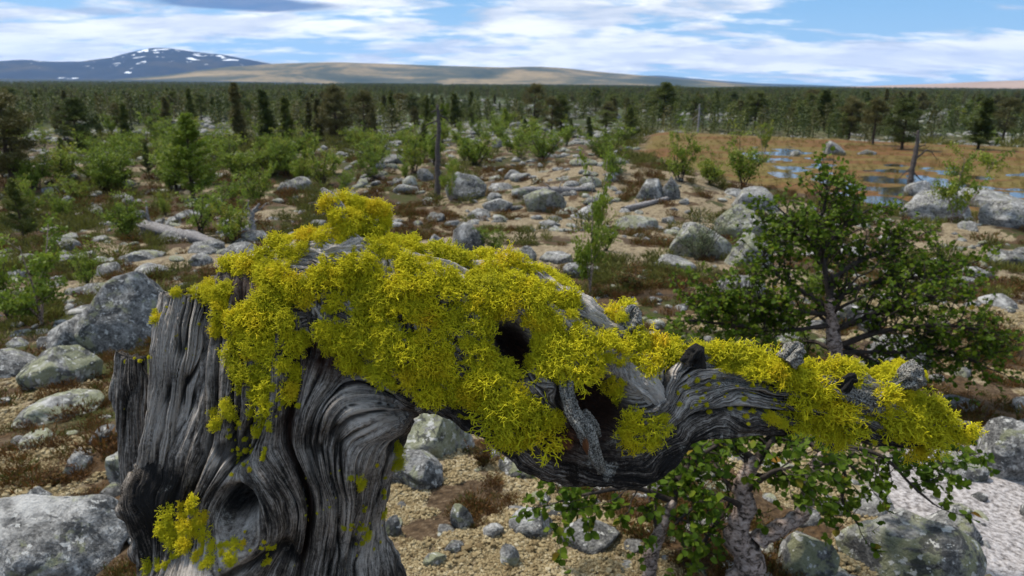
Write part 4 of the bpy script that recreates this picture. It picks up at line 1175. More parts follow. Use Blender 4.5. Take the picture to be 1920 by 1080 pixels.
M_SNAG = m_bark('dark_deadwood', [(0.35, (0.025, 0.02, 0.018)), (0.6, (0.085, 0.07, 0.062)), (0.8, (0.19, 0.165, 0.15))], 16.0)

# ------------------------------------------------------------------ stones
def ico(sub):
    bm = bmesh.new(); bmesh.ops.create_icosphere(bm, subdivisions=sub, radius=1.0)
    V = np.array([v.co[:] for v in bm.verts]); F = np.array([[v.index for v in f.verts] for f in bm.faces]); bm.free()
    return V, F
ICO = {k: ico(k) for k in (1, 2, 3, 4, 5)}
def rock_mesh(seed, sub=3, mat=None, cuts=9, lumpy=0.10, name='boulder', sharp=0.62):
    rg = np.random.default_rng(seed)
    V, F = ICO[sub]; V = V.copy()
    V = V * (1 + (noise3(V, 0.9, seed) - 0.5)[:, None] * 0.5)
    for _ in range(cuts):
        n = rg.normal(0, 1, 3); n /= np.linalg.norm(n)
        if n[2] < -0.3: n[2] *= -1
        d = rg.uniform(sharp - 0.12, sharp + 0.22)
        k = V @ n - d
        V = V - np.clip(k, 0, None)[:, None] * n * 0.93
    Nn = V / (np.linalg.norm(V, axis=1)[:, None] + 1e-9)
    V = V + Nn * ((noise3(V, 2.6, seed + 3) - 0.5) * lumpy * 1.5 + (noise3(V, 6.5, seed + 4) - 0.5) * lumpy * 0.8 + (noise3(V, 17, seed + 5) - 0.5) * lumpy * 0.35)[:, None]
    V /= np.abs(V).max(0)
    return mesh_np(name, V, F, mat or M_ROCK, True)
ROCKV = [rock_mesh(900 + i, 3, M_ROCK if i % 4 else M_ROCKY) for i in range(14)]
def px_box(cx, yb, w, h, sink=0.25):
    """size and place of something whose foot is seen at cx,yb and which looks w x h px"""
    p = at(cx, yb); dp = depth_of(p)
    return p, dp, w * dp / FPX, h * dp / FPX
BOULDERS = [  # cx, foot y, width, height, seed, yellowish, sub, rot, label
    (238, 655, 185, 150, 11, 0, 5, 20, 'big grey granite boulder with a shaded steep front behind the split wooden slabs'),
    (122, 720, 142, 92, 24, 1, 5, 60, 'greenish grey pyramid shaped boulder in front of the big granite boulder'),
    (150, 662, 120, 78, 33, 0, 4, 140, 'leaning triangular rock slab between the big boulder and the leafy stems'),
    (12, 706, 110, 56, 45, 0, 4, 10, 'low grey rock on moss beside the greenish pyramid boulder'),
    (95, 1110, 330, 150, 52, 0, 5, 35, 'broad flat blue grey rock slab at the foot of the stump'),
    (115, 788, 150, 36, 61, 1, 4, 70, 'flat pale rock sunk in rusty heather below the pyramid boulder'),
    (200, 832, 60, 26, 65, 0, 3, 15, 'small half buried stone in the rusty heather beside the stump'),
    (235, 900, 55, 70, 66, 1, 4, 15, 'greenish stone tucked against the side of the stump'),
    (72, 945, 46, 26, 67, 0, 3, 15, 'small dark stone on the rust coloured heather'),
    (822, 856, 150, 105, 71, 1, 5, 40, 'white and green lichened boulder seen through the crook of the limb'),
    (785, 915, 118, 72, 82, 0, 5, 80, 'grey boulder lying just below the white lichened one in the crook'),
    (868, 992, 46, 46, 93, 1, 4, 0, 'small squarish stone with yellow green lichen on tan ground'),
    (1000, 1006, 92, 66, 104, 0, 4, 30, 'dark angular stone standing on the tan lichen ground'),
    (953, 1062, 42, 38, 115, 0, 4, 0, 'small rounded speckled stone on the tan lichen ground'),
    (925, 1010, 40, 26, 116, 0, 3, 50, 'low pale stone between the squarish stone and the dark angular one'),
    (738, 1010, 46, 54, 117, 0, 4, 0, 'grey stone peeping out beside the foot of the stump'),
    (852, 1036, 40, 20, 118, 0, 3, 90, 'flat dark pebble pressed into the tan lichen'),
    (815, 1062, 44, 26, 119, 1, 3, 20, 'small mossy stone on the tan ground near the stump foot'),
    (1500, 1085, 122, 95, 126, 1, 5, 15, 'round boulder crusted with yellow lichen under the near birch'),
    (1690, 1092, 250, 125, 137, 1, 5, 70, 'large boulder streaked with black and yellow lichen beside the white gravel'),
    (1785, 1008, 95, 68, 148, 0, 4, 0, 'grey knobbly rock at the edge of the white gravel patch'),
    (1620, 966, 80, 42, 149, 0, 4, 30, 'light grey rock lying above the black streaked boulder'),
    (1552, 962, 54, 34, 150, 0, 3, 60, 'small rock between the birch stems and the light grey rock'),
    (1878, 895, 120, 110, 151, 0, 5, 20, 'tall speckled grey rock beyond the white gravel'),
    (875, 374, 78, 56, 160, 0, 5, 10, 'upright pale boulder beside the bare dead trunk'),
    (796, 340, 38, 26, 161, 0, 3, 10, 'small grey boulder touching the bare dead trunk'),
    (765, 352, 34, 20, 162, 1, 3, 10, 'mossy stone next to the small grey boulder by the dead trunk'),
    (932, 395, 58, 22, 163, 0, 4, 0, 'low grey rock at the foot of the upright pale boulder'),
    (1020, 397, 84, 46, 164, 1, 4, 25, 'wedge shaped rock with a sloping top on the sandy knoll'),
    (874, 472, 68, 54, 165, 0, 5, 15, 'dark block of rock just above the lichen covered limb'),
    (817, 462, 34, 24, 166, 0, 3, 15, 'small rock beside the dark block above the limb'),
    (1221, 377, 54, 50, 167, 0, 4, 5, 'split boulder, the broader half, on the knoll side'),
    (1258, 374, 40, 50, 168, 0, 4, 45, 'split boulder, the slim leaning half, on the knoll side'),
    (1106, 350, 42, 19, 169, 1, 3, 45, 'pale stone behind the fallen grey pole on the knoll'),
    (1412, 396, 90, 56, 170, 0, 4, 20, 'sloping grey rock topping the lumpy outcrop'),
    (1390, 448, 100, 66, 171, 1, 4, 20, 'lumpy pale rock in the middle of the outcrop'),
    (1440, 455, 70, 54, 172, 1, 4, 70, 'knobbly rock of the outcrop behind the bushy birch'),
    (1405, 500, 95, 58, 173, 1, 4, 100, 'mossy lower rock of the lumpy outcrop'),
    (1310, 484, 120, 60, 174, 1, 4, 100, 'greenish boulder behind the grey willow bush'),
    (1268, 508, 84, 30, 175, 0, 4, 10, 'flat grey rock below the grey willow bush'),
    (1385, 560, 90, 50, 176, 0, 4, 10, 'grey rock half hidden behind the bushy birch leaves'),
    (1725, 368, 62, 28, 177, 0, 4, 0, 'white topped rock at the edge of the bog pools'),
    (1752, 418, 125, 58, 178, 0, 5, 15, 'long dark boulder behind the slender birch stem'),
    (1885, 424, 100, 56, 179, 0, 5, 50, 'large grey boulder beside the long dark boulder'),
    (1840, 385, 160, 26, 180, 0, 4, 5, 'long flat rock bordering the bog water'),
    (1886, 500, 68, 38, 181, 0, 4, 30, 'round grey boulder alone on the gravelly slope'),
    (558, 362, 56, 30, 182, 0, 4, 10, 'smooth dark grey boulder among shrubs beyond the stump'),
    (532, 358, 24, 16, 183, 0, 3, 10, 'small stone touching the smooth dark grey boulder'),
    (740, 305, 48, 18, 184, 0, 3, 10, 'wide low rock on the heath beyond the dead trunk'),
    (1562, 290, 42, 24, 185, 0, 4, 10, 'whitish boulder standing in the golden bog'),
    (1490, 292, 24, 9, 186, 0, 3, 10, 'small pale stone in the golden bog beside the whitish boulder'),
    (1625, 290, 34, 9, 187, 0, 3, 10, 'flat stone in the golden bog near the dark leaning pine'),
    (933, 277, 22, 14, 188, 0, 3, 10, 'rounded pale boulder poking out of green scrub'),
    (314, 264, 28, 17, 189, 0, 3, 10, 'bright white boulder behind the young green pine'),
    (128, 384, 34, 17, 190, 0, 3, 10, 'oval pale stone between shrubs on the heath'),
    (458, 298, 22, 11, 191, 0, 3, 10, 'squarish white stone below the tall thin pine'),
    (131, 455, 38, 16, 192, 0, 3, 10, 'low grey stone beside the broken trunk stub'),
    (395, 470, 60, 22, 193, 0, 4, 10, 'flat pale rock sheet below the fallen grey log'),
    (460, 480, 80, 22, 194, 0, 4, 10, 'long low rock showing above the lichened slabs'),
    (1045, 495, 70, 22, 195, 0, 4, 10, 'low grey rock on the sandy slope above the limb'),
    (985, 490, 44, 28, 196, 0, 3, 10, 'half hidden rock just over the lichen crest'),
    (1090, 520, 70, 30, 197, 0, 4, 10, 'grey rock beside the slim twin birch stems'),
    (1030, 425, 40, 12, 198, 0, 3, 10, 'dark flat stone lying on the bare sandy slope'),
    (1600, 620, 100, 50, 199, 0, 4, 10, 'grey rock showing through the lower bushy birch'),
    (1690, 690, 120, 70, 200, 0, 4, 10, 'grey rock behind the bushy birch twigs and limb tip'),
    (660, 440, 50, 20, 201, 0, 3, 10, 'grey stone behind the upright lichen stub'),
]
rock_xy = []
def place_rock(me, p, dp, w, h, rotz, label, group=None):
    o = obj('boulder', me)
    dirv = np.array((p[0], p[1])) / max(1e-6, math.hypot(p[0], p[1]))
    c = np.array((p[0], p[1])) + dirv * w * 0.28
    hz = h / max(0.5, math.cos(RAD(PITCH)))
    o.location = (c[0], c[1], gz(c[0], c[1]) + hz * 0.30)
    o.scale = (w * 0.52, w * 0.42, hz * 0.72)
    o.rotation_euler = (random.uniform(-.08, .08), random.uniform(-.08, .08), RAD(rotz) * 0.15 - math.atan2(p[0], p[1]))
    tag(o, label, 'boulder', group)
    rock_xy.append((c[0], c[1], w))
    return o
random.seed(5)
for cx, yb, w, h, seed, yel, sub, rz, label in BOULDERS:
    p, dp, ww, hh = px_box(cx, yb, w, h)
    place_rock(rock_mesh(seed, sub, M_ROCKY if yel else M_ROCK), p, dp, ww, hh, rz, label)

LANDMARKS = [(at(a, b), t) for a, b, t in (
    (362, 372, 'the bright young pine'), (820, 372, 'the bare dead trunk'), (1160, 330, 'the sandy knoll crest'), (1350, 300, 'the golden bog rim'), (330, 450, 'the fallen silver log'),
    (238, 655, 'the big granite boulder'), (450, 1300, 'the stump foot'), (1400, 450, 'the lumpy outcrop'), (1850, 920, 'the white gravel'), (1392, 1090, 'the gnarled low birch'),
    (1235, 375, 'the split boulder'), (455, 284, 'the tall thin pine'), (24, 352, 'the big dense pine'), (637, 272, 'the round topped pine'), (1052, 256, 'the lone layered pine'),
    (1562, 290, 'the whitish bog boulder'), (1706, 352, 'the crooked dead pine'), (1181, 270, 'the bushy young spruce'), (1310, 484, 'the grey willow bush'), (474, 452, 'the pale forked trunk'),
    (1790, 416, 'the slender pale birch'), (740, 305, 'the wide low rock'), (150, 292, 'the broad dark pine'), (930, 277, 'the rounded scrub boulder'), (1690, 280, 'the leaning trunk pine'),
    (1308, 250, 'the grey twiggy dead tree'), (1116, 216, 'the rubble ridge'), (1832, 280, 'the stony flat'), (1415, 240, 'the wide bog pine'), (1005, 440, 'the bare sandy slope'),
    (100, 860, 'the rusty heather patch'), (930, 1000, 'the tan lichen ground'), (558, 362, 'the smooth dark boulder'), (1578, 752, 'the bushy dark birch'), (1885, 500, 'the round lone boulder'),
    (240, 288, 'the slim green spruce'), (540, 278, 'the bare stemmed spruce'), (314, 264, 'the bright white boulder'), (820, 856, 'the crook of the limb'), (1545, 245, 'the pointed dark pine'))]
SIZE_WORDS = (('tiny', 'small', 'medium', 'large'), (0.55, 0.85, 1.25))
def near_label(p, rel, kind):
    """describe a scattered thing by relative size, kind and the landmark it stands nearest to"""
    best = min(LANDMARKS, key=lambda l: math.hypot(l[0][0] - p[0], l[0][1] - p[1]) / (1 + 0.5 * math.hypot(l[0][0], l[0][1])))
    dd = math.hypot(best[0][0] - p[0], best[0][1] - p[1]); R = math.hypot(best[0][0], best[0][1])
    farther = math.hypot(p[0], p[1]) > R
    w = SIZE_WORDS[0][int(np.searchsorted(SIZE_WORDS[1], rel))]
    if dd < 0.10 * R:
        return '%s %s %s %s' % (w, kind, 'just behind' if farther else 'right beside', best[1])
    two = sorted(LANDMARKS, key=lambda l: math.hypot(l[0][0] - p[0], l[0][1] - p[1]))[:2]
    lab = '%s %s between %s and %s' % (w, kind, two[0][1], two[1][1])
    return lab if len(lab.split()) <= 16 else '%s %s a few steps from %s' % (w, kind, two[0][1])
# scattered stones: the larger ones each a thing, the rest one mass
rg = np.random.default_rng(12)
def cover(x, y):
    x = np.asarray(x, float); y = np.asarray(y, float)
    r = np.hypot(x, y)
    return emask(x, y, TAN), emask(x, y, PATH), emask(x, y, RUST), in_poly(x, y, BOG, 3.0)
def near_stump(x, y): return (np.hypot(x + 0.33, y - 0.95) < 0.75)
def sample(n, r0, r1, az=0.80, power=1.0):
    r = np.exp(rg.uniform(math.log(r0), math.log(r1), n)); a = rg.uniform(-az, az, n)
    return r * np.sin(a), r * np.cos(a), r
x, y, r = sample(1700, 2.2, 110)
clump = fbm(x / (1 + r * 0.12), y / (1 + r * 0.12), 61, 3)
tn, pt, ru, bg_ = cover(x, y)
keep = (clump + rg.normal(0, .06, len(x)) - 0.06 * tn > 0.50) & (bg_ < 0.3) & ~near_stump(x, y)
x, y, r = x[keep], y[keep], r[keep]
size = np.exp(rg.normal(0, 0.45, len(x))) * np.interp(r, (2, 6, 15, 40, 110), (0.07, 0.11, 0.30, 0.62, 1.5))
size = np.minimum(size, np.where(r > 30, 0.020 * r, 9.0))
order = np.argsort(-size / r)
for q, i in enumerate(order[:225]):
    s = size[i]
    if any(math.hypot(x[i] - a, y[i] - b) < (s + w) * 0.45 for a, b, w in rock_xy[:70]): continue
    o = obj('boulder', ROCKV[int(rg.integers(14))], None, (x[i], y[i], gz(x[i], y[i]) + s * 0.10), (rg.uniform(-.2, .2), rg.uniform(-.2, .2), rg.uniform(0, 6.28)), (s * .6, s * rg.uniform(.42, .6), s * rg.uniform(.24, .42)))
    rel = s / np.interp(r[i], (2, 6, 15, 40, 110), (0.11, 0.17, 0.45, 0.9, 2.2))
    if r[i] < 9: tag(o, near_label((x[i], y[i]), rel, 'loose grey stone'), 'boulder', 'loose stones close around the stump')
    elif r[i] < 32: tag(o, near_label((x[i], y[i]), rel, 'grey rock among shrubs'), 'boulder', 'rocks strewn over the shrubby heath')
    else: tag(o, near_label((x[i], y[i]), rel, 'pale rock in the boulder field'), 'boulder', 'rocks of the boulder field at the forest edge')
STONES = lib_collection('stone_lib', [rock_mesh(950 + i, 2, M_ROCK if i % 3 else M_ROCKY, name='stone') for i in range(8)])
def stuff_rot(n, tilt=0.25): return np.stack([rg.uniform(-tilt, tilt, n), rg.uniform(-tilt, tilt, n), rg.uniform(0, 6.283, n)], -1)
px_, py_, ps_ = [x[order[225:]]], [y[order[225:]]], [size[order[225:]]]
xx, yy, r2 = sample(2600, 1.9, 60)
tn, pt, ru, bg_ = cover(xx, yy)
k = (bg_ < 0.3) & ((fbm(xx / (0.5 + r2 * .1), yy / (0.5 + r2 * .1), 67, 3) > 0.47) | (pt > .3))
px_.append(xx[k]); py_.append(yy[k]); ps_.append(np.exp(rg.normal(0, .5, k.sum())) * (0.012 + r2[k] * 0.0105))
xx, yy, r2 = sample(6500, 45, 420, 0.78)
tn, pt, ru, bg_ = cover(xx, yy)
k = (bg_ < 0.2) & (fbm(xx / 38, yy / 15, 69, 4) > 0.53)
px_.append(xx[k]); py_.append(yy[k]); ps_.append(np.exp(rg.normal(0, .5, k.sum())) * np.interp(r2[k], (45, 150, 420), (0.7, 1.6, 2.6)))
X, Y, S = map(np.concatenate, (px_, py_, ps_))
S = np.minimum(S, np.where(np.hypot(X, Y) > 40, 0.013 * np.hypot(X, Y), 9.0))
ok = ~near_stump(X, Y); X, Y, S = X[ok], Y[ok], S[ok]
n = len(X)
scatter('scattered_stones', np.stack([X, Y, ground_h(X, Y) + S * 0.06], -1), stuff_rot(n), np.stack([S * .6, S * rg.uniform(.4, .6, n), S * rg.uniform(.22, .42, n)], -1), rg.integers(0, 8, n), STONES,
        'countless small pale stones strewn across the moor and forest edge', 'stones')

# ------------------------------------------------------------------ bog water
def pool():
    P = [flat_at(*q) for q in ((1372, 291), (1480, 292), (1640, 318), (1990, 340), (2020, 398), (1800, 396), (1560, 372), (1440, 330))]
    me = mesh_np('bog_pool', [(p[0], p[1], BOGZ - 0.012) for p in P], [np.array([[0, 1, 7], [1, 6, 7], [1, 2, 6], [2, 5, 6], [2, 3, 5], [3, 4, 5]])[:, ::-1]], None, False)
    m, nt, b = material('bog_water', 0.06, 0.5)
    b.inputs['Base Color'].default_value = (0.02, 0.018, 0.014, 1)
    g = nt.node('ShaderNodeNewGeometry').outputs['Position']
    nt.put(b.inputs['Normal'], nt.bump(nt.noise(g, 9.0, 2, 0.5), 0.10, 0.02))
    me.materials.append(m)
    o = obj('bog_pool', me)
    tag(o, 'shallow blue sky reflecting pools in the golden bog', 'water', kind='structure')
pool()

# ------------------------------------------------------------------ trees
def tris_cloud(mb, C, D, L, Wd, rg, a):
    """narrow leaf/needle blades: centre C, direction D, length L, width Wd"""
    n = len(C)
    S = np.cross(D, rg.normal(0, 1, (n, 3))); S /= np.linalg.norm(S, axis=1)[:, None] + 1e-9
    L = np.broadcast_to(L, n)[:, None]; Wd = np.broadcast_to(Wd, n)[:, None]
    V = np.stack([C - S * Wd, C + S * Wd, C + D * L], 1).reshape(-1, 3)
    T = np.arange(n * 3).reshape(-1, 3)
    mb.add(V, T, None, np.repeat(np.broadcast_to(a, n), 3))
def unit(v): return v / (np.linalg.norm(v, axis=-1, keepdims=True) + 1e-9)
def conifer(seed, kind, needle, dense=False):
    rg = np.random.default_rng(seed); wood = MB(); cr = MB()
    lean = rg.normal(0, 0.015, 2)
    zs = np.linspace(0, 1, 9)
    bend = np.cumsum(rg.normal(0, 0.006, (9, 2)), 0)
    spine = np.column_stack([lean[0] * zs + bend[:, 0], lean[1] * zs + bend[:, 1], zs])
    r0 = {'young': 0.022, 'old': 0.026, 'slim': 0.018}[kind]
    wood.tube(spine, r0 * (1 - zs * 0.88), 6)
    def ax(t): return np.array([np.interp(t, zs, spine[:, i]) for i in range(3)])
    if kind in ('young', 'slim'):
        lo = 0.10 if kind == 'young' else 0.16
        nw = 19 if kind == 'young' else 24
        for w in range(nw):
            t = lo + (0.985 - lo) * (w / (nw - 1)) ** 0.95
            f = (1 - t) / (1 - lo)
            for b in range(int(rg.integers(4, 8))):
                az = rg.uniform(0, 6.283)
                Lb = (0.30 * f ** 0.85 + 0.02) * rg.uniform(0.55, 1.12) if kind == 'young' else (0.135 * f ** 0.6 + 0.015) * rg.uniform(0.45, 1.25)
                up = 0.45 if kind == 'young' else (-0.15 if t < 0.7 else 0.4)
                d = np.array((math.cos(az), math.sin(az), up + rg.normal(0, .12)))
                p0 = ax(t); n = 6; u = np.linspace(0, 1, n)[:, None]
                P = p0 + d * Lb * u + np.array((0, 0, 1)) * (0.10 * Lb) * u ** 2
                wood.tube(P[[0, 3, 5]], np.array((0.005, 0.003, 0.001)) * (0.6 + f), 3, cap=False)
                m = int(24 + 80 * Lb / 0.2)
                q = rg.uniform(0.12, 1.0, m) ** 0.8
                C = p0 + d * Lb * q[:, None] + np.array((0, 0, 1)) * (0.10 * Lb) * (q ** 2)[:, None] + rg.normal(0, 0.010 + 0.03 * Lb, (m, 3))
                D = unit(unit(d) * 0.8 + rg.normal(0, 0.65, (m, 3)))
                tris_cloud(cr, C, D, rg.uniform(0.022, 0.044, m), 0.0065, rg, rg.random())
    else:
        for b in range(62 if dense else 34):
            lo = 0.14 if dense else 0.30
            t = lo + (0.98 - lo) * rg.random() ** 0.8
            f = math.sin(math.pi * min(1, (t - lo + 0.14) / (1.0 - lo + 0.16))) ** 0.7
            az = rg.uniform(0, 6.283); Lb = 0.235 * f * rg.uniform(0.45, 1.15) + 0.02
            d = np.array((math.cos(az), math.sin(az), rg.uniform(-0.05, 0.5)))
            p0 = ax(t); p1 = p0 + d * Lb * 0.55 + rg.normal(0, .012, 3); p2 = p0 + d * Lb
            wood.tube([p0, p1, p2], (0.008, 0.005, 0.002), 4, cap=False)
            for c in range(int(rg.integers(2, 5))):
                cc = p0 + (p2 - p0) * rg.uniform(0.45, 1.05) + rg.normal(0, 0.028, 3)
                m = int(rg.integers(55, 105)); va = rg.random()
                R = unit(rg.normal(0, 1, (m, 3))) * (rg.random(m) ** 0.45)[:, None] * np.array((0.062, 0.062, 0.036)) * rg.uniform(.7, 1.3)
                tris_cloud(cr, cc + R, unit(R * 14 + rg.normal(0, .6, (m, 3)) + np.array((0, 0, .4))), rg.uniform(0.018, 0.034, m), 0.0052, rg, va)
        for b in range(5):
            t = rg.uniform(0.12, 0.4); az = rg.uniform(0, 6.283); d = np.array((math.cos(az), math.sin(az), rg.uniform(-.3, .2))) * rg.uniform(.05, .12)
            wood.tube([ax(t), ax(t) + d], (0.005, 0.001), 3, cap=False)
    return wood.mesh('trunk', M_BARK), cr.mesh('crown', needle, False, 'var')
YOUNG = [conifer(1100 + i, 'young', M_NEEDLE_Y) for i in range(3)]
YDARK = [conifer(1110 + i, 'young', M_NEEDLE) for i in range(2)]
OLD = [conifer(1120 + i, 'old', (M_NEEDLE, M_NEEDLE_B)[i % 2]) for i in range(6)]
OLD += [conifer(1130 + i, 'old', (M_NEEDLE_B, M_NEEDLE)[i % 2], True) for i in range(3)]
SLIM = [conifer(1140 + i, 'slim', (M_NEEDLE, M_NEEDLE_B)[i % 2]) for i in range(4)]
def put_tree(name, var, p, h, label, cat, group=None, wide=1.0, lean=0.0):
    e = bpy.data.objects.new(name, None); COL.objects.link(e)
    e.empty_display_size = 0.2
    e.location = (p[0], p[1], gz(p[0], p[1]) - 0.03 * h * 0.2)
    e.scale = (h * wide, h * wide, h)
    e.rotation_euler = (0, lean, random.uniform(0, 6.28)) if not lean else (0, lean, 0)
    obj('trunk', var[0], e); obj('crown', var[1], e)
    tag(e, label, cat, group)
    return e
TREES = [  # x, foot y, height px, kind, variant, wide, label
    (24, 352, 172, 'O', 6, 1.25, 'big dense brownish pine with rocks at its foot, tallest of the pines'),
    (150, 292, 104, 'O', 7, 1.2, 'broad dark pine behind the slim green spruce'),
    (240, 288, 90, 'S', 0, 1.2, 'slim green spruce beside the broad dark pine'),
    (362, 372, 152, 'Y', 0, 1.3, 'young bright green pine, cone shaped, on a short bare trunk'),
    (455, 284, 122, 'S', 1, 1.0, 'tall thin pine with a sparse brownish crown'),
    (505, 276, 102, 'S', 2, 1.3, 'dark narrow spruce beside the tall thin pine'),
    (540, 278, 92, 'S', 0, 1.3, 'dark narrow spruce with a bare lower trunk'),
    (637, 272, 102, 'O', 8, 1.2, 'broad brownish pine with a rounded top'),
    (684, 270, 92, 'O', 3, 1.0, 'brownish pine standing close to the round topped pine'),
    (600, 272, 84, 'S', 3, 1.1, 'thin brown pine behind the broad brownish pine'),
    (776, 232, 52, 'O', 2, 1.2, 'small dark pine before the dead trunk tip'),
    (854, 240, 62, 'S', 2, 1.6, 'small dark spruce beside the dead trunk'),
    (1052, 256, 74, 'O', 7, 1.1, 'lone dark pine with layered branches above the knoll'),
    (1001, 242, 78, 'O', 3, 1.1, 'brownish pine with bare stem beyond the knoll'),
    (1116, 216, 50, 'O', 4, 1.0, 'dark pine on the rubble ridge'),
    (1135, 252, 44, 'O', 2, 1.9, 'low wide yellowish pine behind the knoll'),
    (1181, 270, 66, 'Y', 3, 1.1, 'bushy green young spruce beside the bog'),
    (1243, 232, 74, 'O', 7, 1.4, 'large dark crowned pine far behind the bog'),
    (1300, 236, 52, 'O', 2, 1.1, 'dark pine next to the grey dead tree'),
    (1415, 240, 66, 'O', 0, 1.6, 'wide dark pine at the back of the bog'),
    (1545, 245, 72, 'S', 2, 1.9, 'dark pointed pine at the back of the bog'),
    (1592, 262, 76, 'O', 6, 1.4, 'brownish broad pine behind the whitish bog boulder'),
    (1637, 272, 82, 'O', 5, 1.1, 'brownish pine standing before the leaning pine'),
    (1690, 280, 92, 'O', 7, 1.3, 'large dark pine on a leaning trunk beside the bog'),
    (1832, 280, 92, 'S', 0, 1.7, 'green brown pine behind the stony flat'),
    (1880, 262, 72, 'O', 3, 1.3, 'brownish pine at the end of the stony flat'),
    (45, 448, 112, 'Y', 3, 1.0, 'young green pine in front of the big dense pine'),
    (125, 330, 70, 'Y', 3, 0.9, 'young dark pine below the broad dark pine'),
    (280, 330, 62, 'Y', 4, 0.7, 'slender young pine beside the bright green pine'),
    (575, 315, 42, 'Y', 1, 0.8, 'little bright young pine on the heath'),
    (796, 300, 66, 'Y', 4, 0.9, 'young dark pine just behind the dead trunk'),
    (700, 262, 60, 'S', 1, 1.2, 'thin sparse pine behind the rounded pines'),
    (985, 270, 46, 'Y', 3, 0.9, 'young pine beside the bare stemmed brownish pine'),
    (1070, 258, 34, 'Y', 4, 0.9, 'tiny dark pine at the foot of the lone layered pine'),
]
random.seed(9)
VAR = {'Y': YOUNG + YDARK, 'O': OLD, 'S': SLIM}
tree_xy = []
for tx, ty, h, kd, vi, wd, label in TREES:
    p = at(tx, ty); hh = h * depth_of(p) / FPX
    put_tree({'Y': 'young_pine', 'O': 'pine_tree', 'S': 'slim_pine'}[kd], VAR[kd][vi % len(VAR[kd])], p, hh, label, 'tree', None, wd)
    tree_xy.append((p[0], p[1]))
cnt = 0
while cnt < 215:
    px = random.uniform(-40, 1960); py = random.choice((random.uniform(196, 232), random.uniform(205, 275)))
    p = at(px, py); r = math.hypot(p[0], p[1])
    if in_poly(np.array([p[0]]), np.array([p[1]]), BOG, 2.0)[0] > 0.2 or r < 45: continue
    if 1230 < px and py > 240: continue
    if fbm(np.array([p[0] / 30]), np.array([p[1] / 30]), 91, 3)[0] < 0.44: continue
    if any(math.hypot(p[0] - a, p[1] - b) < 1.2 for a, b in tree_xy): continue
    k = random.random()
    hgt = random.uniform(.34, .80) * float(base_depth(r))
    if k < 0.5: v = random.choice(OLD); nm = 'pine_tree'; lb = 'dark rounded pine of the open wood beyond the heath'
    elif k < 0.75: v = random.choice(SLIM); nm = 'slim_pine'; lb = 'narrow dark conifer of the open wood beyond the heath'
    else: v = random.choice(YDARK + YOUNG); nm = 'young_pine'; hgt *= 0.6; lb = 'young cone shaped pine of the open wood beyond the heath'
    lb = near_label(p, hgt / (0.57 * float(base_depth(r)) * (0.6 if nm == 'young_pine' else 1)), {'pine_tree': 'dark rounded pine', 'slim_pine': 'narrow dark conifer', 'young_pine': 'young cone shaped pine'}[nm])
    put_tree(nm, v, p, hgt, lb, 'tree', {'pine_tree': 'rounded pines of the open wood', 'slim_pine': 'narrow conifers of the open wood', 'young_pine': 'young pines of the open wood'}[nm], random.uniform(.9, 1.4))
    tree_xy.append((p[0], p[1])); cnt += 1
# the forest plain: one mass
def far_conifer(seed, needle):
    rg = np.random.default_rng(seed); mb = MB()
    n = 150
    t = 0.10 + 0.9 * rg.random(n) ** 0.9
    w = (0.17 * (1 - t) ** 0.7 + 0.02) * rg.uniform(.8, 1.3)
    a = rg.uniform(0, 6.283, n); q = w * rg.random(n) ** 0.5
    C = np.stack([q * np.cos(a), q * np.sin(a), t], -1)
    tris_cloud(mb, C, unit(np.stack([np.cos(a), np.sin(a), rg.uniform(-.2, 1, n)], -1)), rg.uniform(.05, .10, n), 0.022, rg, rg.random())
    mb.tube([(0, 0, 0), (0, 0, .9)], (0.018, 0.006), 3, a=0.0)
    return mb.mesh('far_pine', needle, False, 'var')
FARLIB = lib_collection('far_pine_lib', [far_conifer(1200 + i, (M_NEEDLE, M_NEEDLE_B, M_NEEDLE)[i % 3]) for i in range(6)])
FX, FY, FS = [], [], []
for r0, r1, n in ((75, 160, 1400), (150, 420, 7000), (400, 1200, 20000), (1100, 3600, 26000)):
    r = np.sqrt(rg.uniform(r0 * r0, r1 * r1, n)); a = rg.uniform(-.82, .82, n)
    x, y = r * np.sin(a), r * np.cos(a)
    sc = np.interp(r, (75, 400, 3600), (22, 60, 300))
    k = (fbm(x / sc, y / sc, 97, 4) > np.interp(r, (75, 200, 700), (0.55, 0.50, 0.38))) & (in_poly(x, y, BOG, 4) < 0.2)
    FX.append(x[k]); FY.append(y[k]); FS.append(rg.uniform(0.28, 0.68, k.sum()) * base_depth(r[k]))
FX, FY, FS = map(np.concatenate, (FX, FY, FS)); n = len(FX)
scatter('far_forest', np.stack([FX, FY, ground_h(FX, FY) - 0.1], -1), stuff_rot(n, 0.03), np.stack([FS * 1.15, FS * 1.15, FS], -1), rg.integers(0, 6, n), FARLIB,
        'dark conifer forest covering the plain to the foot of the hills', 'forest')

